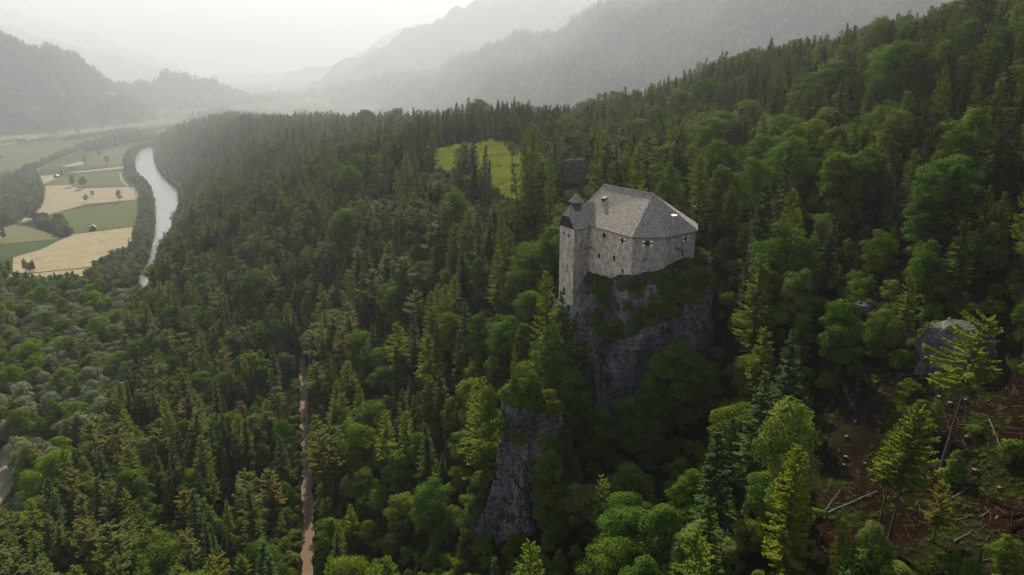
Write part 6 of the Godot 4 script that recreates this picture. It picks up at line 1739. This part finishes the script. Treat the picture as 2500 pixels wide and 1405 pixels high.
	[12.0, 160.5, 97.0, 3.4, "shrub clinging to the rock spire's face, ninth in the row", "shrubs on the rock spire", 1.25],
	[-7.5, 165.0, 97.0, 3.6, "shrub clinging to the rock spire's face, tenth in the row", "shrubs on the rock spire", 1.25],
	[-72.1, 200.0, -999, 1.92, "roadside shrub on the dirt track's left side, first from the near end", "shrubs along the dirt track", 1.18],
	[-75.3, 207.6, -999, 3.4, "roadside shrub on the dirt track's left side, second from the near end", "shrubs along the dirt track", 1.15],
	[-76.6, 213.1, -999, 1.67, "roadside shrub on the dirt track's left side, third from the near end", "shrubs along the dirt track", 1.21],
	[-79.0, 221.0, -999, 3.5, "roadside shrub on the dirt track's left side, fourth from the near end", "shrubs along the dirt track", 1.15],
	[-80.8, 227.8, -999, 3.15, "roadside shrub on the dirt track's left side, fifth from the near end", "shrubs along the dirt track", 1.22],
	[-79.6, 232.5, -999, 3.55, "roadside shrub on the dirt track's left side, sixth from the near end", "shrubs along the dirt track", 1.47],
	[-83.1, 237.6, -999, 2.5, "roadside shrub on the dirt track's left side, seventh from the near end", "shrubs along the dirt track", 1.31],
	[-83.7, 244.9, -999, 2.96, "roadside shrub on the dirt track's left side, eighth from the near end", "shrubs along the dirt track", 1.13],
	[-84.4, 251.0, -999, 2.18, "roadside shrub on the dirt track's left side, ninth from the near end", "shrubs along the dirt track", 1.14],
	[-86.8, 258.7, -999, 3.27, "roadside shrub on the dirt track's left side, tenth from the near end", "shrubs along the dirt track", 1.04],
	[-89.1, 266.6, -999, 1.8, "roadside shrub on the dirt track's left side, eleventh from the near end", "shrubs along the dirt track", 1.11],
	[-92.8, 274.3, -999, 3.56, "roadside shrub on the dirt track's left side, twelfth from the near end", "shrubs along the dirt track", 1.25],
	[-93.1, 278.8, -999, 2.6, "roadside shrub on the dirt track's left side, thirteenth from the near end", "shrubs along the dirt track", 1.5],
	[-94.1, 283.4, -999, 3.46, "roadside shrub on the dirt track's left side, fourteenth from the near end", "shrubs along the dirt track", 1.06],
	[-96.5, 291.3, -999, 2.85, "roadside shrub on the dirt track's left side, fifteenth from the near end", "shrubs along the dirt track", 1.33],
	[-98.0, 299.0, -999, 3.46, "roadside shrub on the dirt track's left side, sixteenth from the near end", "shrubs along the dirt track", 1.09],
	[-99.9, 305.8, -999, 3.29, "roadside shrub on the dirt track's left side, seventeenth from the near end", "shrubs along the dirt track", 1.09],
	[-101.3, 310.7, -999, 2.31, "roadside shrub on the dirt track's left side, eighteenth from the near end", "shrubs along the dirt track", 1.16],
	[-105.3, 318.6, -999, 2.4, "roadside shrub on the dirt track's left side, nineteenth from the near end", "shrubs along the dirt track", 1.5],
	[-105.5, 323.3, -999, 3.7, "roadside shrub on the dirt track's left side, twentieth from the near end", "shrubs along the dirt track", 1.48],
	[-109.8, 330.0, -999, 1.73, "roadside shrub on the dirt track's left side, twenty-first from the near end", "shrubs along the dirt track", 1.45],
	[-110.8, 336.8, -999, 3.45, "roadside shrub on the dirt track's left side, twenty-second from the near end", "shrubs along the dirt track", 1.05],
	[-110.6, 341.6, -999, 2.65, "roadside shrub on the dirt track's left side, twenty-third from the near end", "shrubs along the dirt track", 1.27],
	[-113.1, 347.8, -999, 3.24, "roadside shrub on the dirt track's left side, twenty-fourth from the near end", "shrubs along the dirt track", 1.42],
	[-114.2, 354.8, -999, 1.94, "roadside shrub on the dirt track's left side, twenty-fifth from the near end", "shrubs along the dirt track", 1.11],
	[-117.3, 359.8, -999, 2.03, "roadside shrub on the dirt track's left side, twenty-sixth from the near end", "shrubs along the dirt track", 1.31],
	[-118.2, 365.2, -999, 3.16, "roadside shrub on the dirt track's left side, twenty-seventh from the near end", "shrubs along the dirt track", 1.47],
	[-119.6, 369.9, -999, 3.76, "roadside shrub on the dirt track's left side, twenty-eighth from the near end", "shrubs along the dirt track", 1.11],
	[-120.3, 374.0, -999, 3.42, "roadside shrub on the dirt track's left side, twenty-ninth from the near end", "shrubs along the dirt track", 1.37],
	[-123.5, 381.8, -999, 1.69, "roadside shrub on the dirt track's left side, thirtieth from the near end", "shrubs along the dirt track", 1.15],
	[-62.3, 200.0, -999, 1.91, "roadside shrub on the dirt track's right side, first from the near end", "shrubs along the dirt track", 1.19],
	[-64.2, 205.9, -999, 2.58, "roadside shrub on the dirt track's right side, second from the near end", "shrubs along the dirt track", 1.07],
	[-64.2, 210.0, -999, 3.21, "roadside shrub on the dirt track's right side, third from the near end", "shrubs along the dirt track", 1.21],
	[-67.0, 214.4, -999, 2.83, "roadside shrub on the dirt track's right side, fourth from the near end", "shrubs along the dirt track", 1.45],
	[-66.4, 220.4, -999, 2.76, "roadside shrub on the dirt track's right side, fifth from the near end", "shrubs along the dirt track", 1.09],
	[-69.2, 226.8, -999, 2.92, "roadside shrub on the dirt track's right side, sixth from the near end", "shrubs along the dirt track", 1.36],
	[-70.7, 230.9, -999, 3.36, "roadside shrub on the dirt track's right side, seventh from the near end", "shrubs along the dirt track", 1.07],
	[-72.5, 235.1, -999, 2.23, "roadside shrub on the dirt track's right side, eighth from the near end", "shrubs along the dirt track", 1.22],
	[-72.5, 240.3, -999, 1.97, "roadside shrub on the dirt track's right side, ninth from the near end", "shrubs along the dirt track", 1.17],
	[-74.4, 247.0, -999, 3.71, "roadside shrub on the dirt track's right side, tenth from the near end", "shrubs along the dirt track", 1.47],
	[-76.4, 252.1, -999, 2.78, "roadside shrub on the dirt track's right side, eleventh from the near end", "shrubs along the dirt track", 1.27],
	[-76.3, 257.5, -999, 2.03, "roadside shrub on the dirt track's right side, twelfth from the near end", "shrubs along the dirt track", 1.24],
	[-77.5, 262.0, -999, 2.91, "roadside shrub on the dirt track's right side, thirteenth from the near end", "shrubs along the dirt track", 1.49],
	[-79.3, 266.6, -999, 2.91, "roadside shrub on the dirt track's right side, fourteenth from the near end", "shrubs along the dirt track", 1.03],
	[-80.8, 273.9, -999, 1.78, "roadside shrub on the dirt track's right side, fifteenth from the near end", "shrubs along the dirt track", 1.47],
	[-83.6, 281.0, -999, 2.8, "roadside shrub on the dirt track's right side, sixteenth from the near end", "shrubs along the dirt track", 1.13],
	[-85.2, 285.2, -999, 3.51, "roadside shrub on the dirt track's right side, seventeenth from the near end", "shrubs along the dirt track", 1.1],
	[-87.5, 291.1, -999, 3.12, "roadside shrub on the dirt track's right side, eighteenth from the near end", "shrubs along the dirt track", 1.48],
	[-89.6, 298.7, -999, 2.52, "roadside shrub on the dirt track's right side, nineteenth from the near end", "shrubs along the dirt track", 1],
	[-89.7, 304.8, -999, 3.46, "roadside shrub on the dirt track's right side, twentieth from the near end", "shrubs along the dirt track", 1.04],
	[-93.7, 310.5, -999, 2.53, "roadside shrub on the dirt track's right side, twenty-first from the near end", "shrubs along the dirt track", 1.46],
	[-92.9, 315.7, -999, 3.7, "roadside shrub on the dirt track's right side, twenty-second from the near end", "shrubs along the dirt track", 1.41],
	[-94.1, 320.5, -999, 3.63, "roadside shrub on the dirt track's right side, twenty-third from the near end", "shrubs along the dirt track", 1.5],
	[-98.0, 324.5, -999, 2.24, "roadside shrub on the dirt track's right side, twenty-fourth from the near end", "shrubs along the dirt track", 1.26],
	[-99.4, 330.2, -999, 3.01, "roadside shrub on the dirt track's right side, twenty-fifth from the near end", "shrubs along the dirt track", 1.33],
	[-100.1, 336.7, -999, 2.81, "roadside shrub on the dirt track's right side, twenty-sixth from the near end", "shrubs along the dirt track", 1.34],
	[-101.5, 341.0, -999, 1.9, "roadside shrub on the dirt track's right side, twenty-seventh from the near end", "shrubs along the dirt track", 1.05],
	[-103.9, 348.0, -999, 2.35, "roadside shrub on the dirt track's right side, twenty-eighth from the near end", "shrubs along the dirt track", 1.14],
	[-106.4, 354.4, -999, 3.01, "roadside shrub on the dirt track's right side, twenty-ninth from the near end", "shrubs along the dirt track", 1.04],
	[-108.6, 362.2, -999, 3.29, "roadside shrub on the dirt track's right side, thirtieth from the near end", "shrubs along the dirt track", 1.27],
	[-109.8, 367.9, -999, 2.39, "roadside shrub on the dirt track's right side, thirty-first from the near end", "shrubs along the dirt track", 1.38],
	[-110.9, 374.0, -999, 2.14, "roadside shrub on the dirt track's right side, thirty-second from the near end", "shrubs along the dirt track", 1.31],
	[-112.5, 378.7, -999, 3.03, "roadside shrub on the dirt track's right side, thirty-third from the near end", "shrubs along the dirt track", 1.27]
]
var hamlet := [
	["barn", -532.2, 909.7, Vector3(7, 4, 9), 0.5, Color(0.1, 0.075, 0.055), Color(0.12, 0.1, 0.085), "small dark wooden hut in the grassy field", "", false],
	["barn", -848.9, 1363.3, Vector3(7, 3.5, 8), 0.2, Color(0.12, 0.09, 0.07), Color(0.13, 0.11, 0.1), "low brown barn at the tan field corner", "", false],
	["farm_house", 42.0, 508.0, Vector3(11, 6, 15), 1.2, Color(0.5, 0.46, 0.4), Color(0.3, 0.12, 0.09), "farmhouse with reddish roof half hidden behind the ruined tower", "", true],
	["farm_house", -1986.3, 6350.4, Vector3(30, 9, 44), 1.5, Color(0.8, 0.8, 0.8), Color(0.82, 0.82, 0.82), "long white hall in the far village", "", true],
	["farm_house", -1146.9, 4949.9, Vector3(22, 8, 34), 1.5, Color(0.8, 0.8, 0.78), Color(0.75, 0.74, 0.72), "white building before the far wooded spur", "", true],
	["farm_house", -1578.0, 2989.9, Vector3(16, 7, 22), 1.4, Color(0.8, 0.78, 0.74), Color(0.8, 0.79, 0.76), "white farm building at the foot of the hazy left hill", "", true],
	["farm_house", 268.9, 4051.6, Vector3(14, 6, 20), 0.8, Color(0.7, 0.66, 0.6), Color(0.4, 0.22, 0.16), "farmhouse with reddish roof on the far pasture", "", true],
	["farm_house", -2077.0, 5774.7, Vector3(11, 6, 14), 1.7, Color(0.6, 0.58, 0.54), Color(0.45, 0.42, 0.4), "small far house in the hazy valley, fourth from the left", "far village houses", true],
	["farm_house", -2135.3, 6049.0, Vector3(11, 6, 14), 0.8, Color(0.6, 0.58, 0.54), Color(0.6, 0.58, 0.55), "small far house in the hazy valley, fifth from the left", "far village houses", true],
	["farm_house", -1937.7, 5605.2, Vector3(11, 6, 14), 2.1, Color(0.6, 0.58, 0.54), Color(0.6, 0.58, 0.55), "small far house in the hazy valley, sixth from the left", "far village houses", true],
	["farm_house", -1937.1, 5863.4, Vector3(11, 6, 14), 1.8, Color(0.6, 0.58, 0.54), Color(0.6, 0.58, 0.55), "small far house in the hazy valley, seventh from the left", "far village houses", true],
	["farm_house", -1796.2, 5524.0, Vector3(11, 6, 14), 1.4, Color(0.6, 0.58, 0.54), Color(0.4, 0.24, 0.18), "small far house in the hazy valley, eighth from the left", "far village houses", true],
	["farm_house", -1725.9, 5688.7, Vector3(11, 6, 14), 0.5, Color(0.6, 0.58, 0.54), Color(0.45, 0.42, 0.4), "small far house in the hazy valley, ninth from the left", "far village houses", true],
	["farm_house", -1623.2, 5445.2, Vector3(11, 6, 14), 0.9, Color(0.6, 0.58, 0.54), Color(0.4, 0.24, 0.18), "small far house in the hazy valley, tenth from the left", "far village houses", true],
	["farm_house", -1609.7, 5605.2, Vector3(11, 6, 14), 2.6, Color(0.6, 0.58, 0.54), Color(0.6, 0.58, 0.55), "small far house in the hazy valley, eleventh from the left", "far village houses", true],
	["farm_house", -1134.6, 4232.7, Vector3(11, 6, 14), 0.6, Color(0.6, 0.58, 0.54), Color(0.4, 0.24, 0.18), "small far house in the hazy valley, twelfth from the left", "far village houses", true],
	["farm_house", -1069.1, 4051.6, Vector3(11, 6, 14), 1.9, Color(0.6, 0.58, 0.54), Color(0.4, 0.24, 0.18), "small far house in the hazy valley, thirteenth from the left", "far village houses", true],
	["farm_house", -955.1, 3925.5, Vector3(11, 6, 14), 1.1, Color(0.6, 0.58, 0.54), Color(0.6, 0.58, 0.55), "small far house in the hazy valley, fourteenth from the left", "far village houses", true],
	["farm_house", -1581.1, 2942.9, Vector3(11, 6, 14), 0.5, Color(0.6, 0.58, 0.54), Color(0.45, 0.42, 0.4), "small far house in the hazy valley, second from the left", "far village houses", true],
	["farm_house", -1568.2, 3038.4, Vector3(11, 6, 14), 2.6, Color(0.6, 0.58, 0.54), Color(0.4, 0.24, 0.18), "small far house in the hazy valley, third from the left", "far village houses", true],
	["farm_house", -1460.7, 2559.5, Vector3(11, 6, 14), 1.9, Color(0.6, 0.58, 0.54), Color(0.45, 0.42, 0.4), "small far house in the hazy valley, first from the left", "far village houses", true]
]
func clearing_things() -> void:
	var litter := MB.new()
	litter.tube(Vector3(-0.5, 0, 0), Vector3(0.1, 0.02, 0.03), 0.02, 0.016, 4, Color(0.13, 0.098, 0.07))
	litter.tube(Vector3(0.1, 0.02, 0.03), Vector3(0.5, 0.0, -0.02), 0.016, 0.008, 4, Color(0.13, 0.098, 0.07))
	var spots := []
	var tints := []
	var tuft := MB.new()
	for k in 16:
		var a := k * 2.4
		var d := Vector3(cos(a), 0, sin(a))
		var s := Vector3(-sin(a), 0, cos(a)) * 0.09
		tuft.tri(d * 0.05 - s, d * 0.5 + Vector3.UP * rf(0.35, 0.8), d * 0.05 + s, tone(hue.shrub, 0.3))
		tuft.tri(d * 0.25 - s, d * 0.75 + Vector3.UP * rf(0.05, 0.4), d * 0.3 + s, tone(hue.shrub, 0.3))
	var tspots := []
	var ttints := []
	for k in 16000:
		var z := rf(76, 190)
		var x := rf(10, 140)
		if not in_poly(x, z, clearing): continue
		if tspots.size() < 5200 and fb2.get_noise_2d(x * 2.1 - 300.0, z * 2.1) > rf(-0.25, 0.15):
			var sc := rf(0.3, 1.1) * rf(0.5, 1.1)
			tspots.append(Transform3D(Basis(Vector3.UP, rf(0, TAU)).scaled(Vector3(sc, sc, sc)), at(x, z, -0.03)))
			var q := rf(0.6, 1.3)
			ttints.append(Color(q * rf(0.9, 1.7), q, q * rf(0.6, 1.0)))
		if spots.size() < 4200:
			var b := Basis(Vector3.UP, rf(0, TAU)) * Basis(Vector3.BACK, rf(-0.5, 0.35))
			var sl := rf(0.7, 3.4)
			spots.append(Transform3D(b.scaled_local(Vector3(sl, rf(1.0, 2.6), rf(1.0, 2.6))), at(x, z, 0.06)))
			var q := rf(0.35, 1.9)
			tints.append(Color(q, q, q))
	var o := multi("branch_litter", litter.mesh(M.bark), spots, tints, self)
	tag(o, "broken branches littering the cleared slope", "", "", "stuff")
	o = multi("ground_cover", tuft.mesh(M.leaf.shrub[0]), tspots, ttints, self)
	tag(o, "ferns and grass tufts covering the cleared slope", "", "", "stuff")
	for s in stumps:
		var t := thing("tree_stump", at(s[0], s[1], -0.15), s[3], "stump", "", rf(0, TAU))
		var r: float = s[2] * 0.72
		var b := MB.new()
		for k in 10:
			var a := TAU * k / 10
			var a2 := TAU * (k + 1) / 10
			var f := 1.35 if k % 3 == 0 else 1.1
			var f2 := 1.35 if (k + 1) % 3 == 0 else 1.1
			b.quad(Vector3(cos(a) * r * f, 0, sin(a) * r * f), Vector3(cos(a) * r, 0.9, sin(a) * r), Vector3(cos(a2) * r, 0.9, sin(a2) * r), Vector3(cos(a2) * r * f2, 0, sin(a2) * r * f2), tone(BARK, 0.2))
		part("bark", b.mesh(M.bark), t)
		var c := MB.new()
		for k in 10:
			var a := TAU * k / 10
			var a2 := TAU * (k + 1) / 10
			c.tri(Vector3(0, 0.93, 0), Vector3(cos(a2) * r * 0.97, 0.9, sin(a2) * r * 0.97), Vector3(cos(a) * r * 0.97, 0.9, sin(a) * r * 0.97), tone(Color(0.23, 0.135, 0.07), 0.25))
		part("cut_face", c.mesh(M.wood), t)
	for l in logs:
		var a: Vector3 = at(l[0], l[1], l[4])
		var b: Vector3 = at(l[2], l[3], l[5])
		var t := thing(l[7], a, l[8], "log" if l[7] != "leaning_trunk" else "trunk")
		var tr := MB.new()
		var n := 7
		var c: Color = l[9] * 0.6
		for k in n:
			var p: Vector3 = (b - a) * k / n + Vector3(rf(-1, 1), rf(-1, 1), rf(-1, 1)) * l[6] * 0.5
			var q: Vector3 = (b - a) * (k + 1) / n
			if k: p = Vector3(last_q)
			q += Vector3(rf(-1, 1), rf(-1, 1), rf(-1, 1)) * l[6] * 0.5
			last_q = q
			var cc := c
			if l[7] == "birch_log" and k % 2: cc = c * 0.75
			tr.tube(p, q, l[6] * (1.0 - 0.55 * k / n), l[6] * (1.0 - 0.55 * (k + 1) / n), 7, cc, k == 0 or k == n - 1)
		part("trunk", tr.mesh(M.bark), t)
		var sb := MB.new()
		for k in 5:
			var p: Vector3 = (b - a) * rf(0.4, 0.95)
			sb.tube(p, p + Vector3(rf(-1, 1), rf(0.0, 0.9), rf(-1, 1)) * rf(0.5, 1.6), l[6] * 0.22, 0.015, 4, c)
		part("broken_branches", sb.mesh(M.bark), t)
var last_q := Vector3.ZERO
func place_heroes() -> void:
	var side := {"t0": 0.58, "nb": 5, "gap": 0.18, "pw": 0.45, "droop": 0.1, "sag": 0.12, "up": 0.24, "step": 0.32, "tw": 0.22, "wmax": 0.6, "hang": 1.2, "fringe": 0.8, "lev": 0.55, "stubs": 8, "vary": 0.18, "lean": Vector3(2.6, 0, 0), "side": PI}
	var mb := MB.new(); var tr := MB.new()
	conifer(mb, tr, hue.larch, 26.0, 6.6, side)
	add_proto("larch", "larch", mb, tr, 26.0)           # variant 4: leaning, one-sided crown high on a bare trunk
	side.t0 = 0.12; side.gap = 0.3; side.lean = Vector3(-2.6, 0, 0.5); side.erase("side"); side.lev = 0.8; side.pw = 0.75; side.stubs = 14
	mb = MB.new(); tr = MB.new()
	conifer(mb, tr, hue.larch * 0.85, 26.0, 4.0, side)
	add_proto("larch", "larch", mb, tr, 26.0)           # variant 5: thin, sparse, leaning
	side.t0 = 0.52; side.gap = 0.1; side.lean = Vector3(1.4, 0, 0); side.lev = 0.4; side.nb = 6; side.pw = 0.6; side.stubs = 14; side.droop = 0.06
	mb = MB.new(); tr = MB.new()
	conifer(mb, tr, hue.larch * 0.92, 26.0, 5.0, side)
	add_proto("larch", "larch", mb, tr, 26.0)           # variant 6: full crown high on a tall bare trunk
	for h in heroes:
		var o := plant(h[0], h[1], h[2], h[3], h[4], "", h[5], h[6], h[7])
		if h[8] > 0.0: o.position.y = h[8]
		if h[0] == "larch" and h[5] >= 4:
			o.rotation.y = 0.0
	protos.larch.resize(4)
	for l in lone:
		plant(l[0], l[1], l[2], l[3], l[4], "", -1, -1, l[5], 0.2)
	for b in bushes:
		var o := plant("shrub", b[0], b[1], b[3], b[4], b[5], -1, -1, b[6], 0.2)
		if b[2] > 0.0: o.position.y = b[2] - 0.3
func _ready() -> void:
	# camera, sky, sun, haze, exposure
	var cam := Camera3D.new()
	cam.name = "camera"
	cam.position = Vector3(0, 200, 0)
	cam.rotation_degrees = Vector3(-16.9, 0, 0)
	cam.fov = 42.96
	cam.near = 0.5
	cam.far = 40000.0
	add_child(cam)
	cam.current = true
	var env := Environment.new()
	env.background_mode = Environment.BG_SKY
	var sky := ProceduralSkyMaterial.new()
	sky.sky_top_color = lin(0.105, 0.13, 0.185)
	sky.sky_horizon_color = lin(0.262, 0.25, 0.247)
	sky.sky_curve = 0.22
	sky.ground_bottom_color = lin(0.06, 0.07, 0.04)
	sky.ground_horizon_color = lin(0.5, 0.5, 0.48)
	sky.ground_curve = 0.05
	sky.sun_angle_max = 27.0
	sky.sun_curve = 0.12
	env.sky = Sky.new()
	env.sky.sky_material = sky
	env.tonemap_mode = Environment.TONE_MAPPER_LINEAR
	env.tonemap_exposure = 3.1
	env.volumetric_fog_enabled = true                    # valley haze; it scatters the low light forwards
	env.volumetric_fog_density = 0.00006
	env.volumetric_fog_albedo = lin(0.78, 0.87, 1.0)
	env.volumetric_fog_anisotropy = 0.5
	env.volumetric_fog_length = 15000.0
	env.sdfgi_enabled = true
	env.ssao_enabled = true
	env.ssil_enabled = true
	var we := WorldEnvironment.new()
	we.name = "world"
	we.environment = env
	add_child(we)
	var sun := DirectionalLight3D.new()
	sun.name = "sun"
	sun.rotation_degrees = Vector3(-35.0, 186.0, 0)
	sun.light_energy = 1.6
	sun.light_color = Color(1.0, 0.942, 0.85)
	sun.light_angular_distance = 0.6
	sun.shadow_enabled = true
	sun.directional_shadow_max_distance = 2000.0
	add_child(sun)
	rng.seed = 20240611
	fb.seed = 12; fb.frequency = 0.012; fb.fractal_octaves = 4
	fb2.seed = 40; fb2.frequency = 0.04; fb2.fractal_octaves = 4
	cells.seed = 9; cells.noise_type = FastNoiseLite.TYPE_CELLULAR; cells.frequency = 0.0042; cells.cellular_return_type = FastNoiseLite.RETURN_CELL_VALUE
	zs = stations.keys()
	zs.sort()
	var t := Time.get_ticks_msec()
	materials()
	print("materials ", Time.get_ticks_msec() - t)
	build_ground()
	print("ground ", Time.get_ticks_msec() - t)
	draped("meadow", meadow, 2.5, 0.12, M.meadow, func(x, z): return Color(0.135, 0.150, 0.020).lerp(Color(0.105, 0.124, 0.016), clampf(0.5 + fb2.get_noise_2d(x * 0.7, z * 0.7) * 1.4, 0.0, 1.0)), "sunlit yellow-green meadow on the wooded plateau")
	var rd := []
	for i in 150:
		var z := lerpf(road[0].y, road[-1].y, i / 149.0)
		rd.append(Vector2(road_x(z) + fb2.get_noise_1d(z * 1.5) * 1.1, z))
	ribbon("dirt_track", rd, 4.0, 0.12, Color(0.235, 0.16, 0.105), "reddish dirt track running straight through the forest")
	fields()
	rocks()
	castle()
	ruin()
	mast()
	print("castle ", Time.get_ticks_msec() - t)
	make_protos()
	print("protos ", Time.get_ticks_msec() - t)
	place_heroes()
	forest()
	print("forest ", Time.get_ticks_msec() - t)
	far_woods()
	commit_masses()
	# the haze lies thicker over the open valley beyond the plateau
	var hz := FogVolume.new()
	hz.name = "valley_haze"
	hz.size = Vector3(26000, 1500, 13800)
	hz.position = Vector3(0, 700, -650 - 6900)
	var fm := FogMaterial.new()
	fm.density = 0.000215
	fm.albedo = lin(0.80, 0.885, 1.0)
	hz.material = fm
	add_child(hz, true)
	tag(hz, "pale haze lying over the valley and far mountains", "haze", "", "stuff")
	print("masses ", Time.get_ticks_msec() - t)
	for h in hamlet:
		house(h[0], h[1], h[2], h[3], h[4], h[5], h[6], h[7], h[8], h[9])
	car(63.0, 231.0, 0.5, Color(0.75, 0.76, 0.78), "white car parked under trees right of the castle")
	car(66.5, 230.0, 0.3, Color(0.05, 0.055, 0.06), "dark car parked beside the white one")
	clearing_things()
	print("done ", Time.get_ticks_msec() - t)
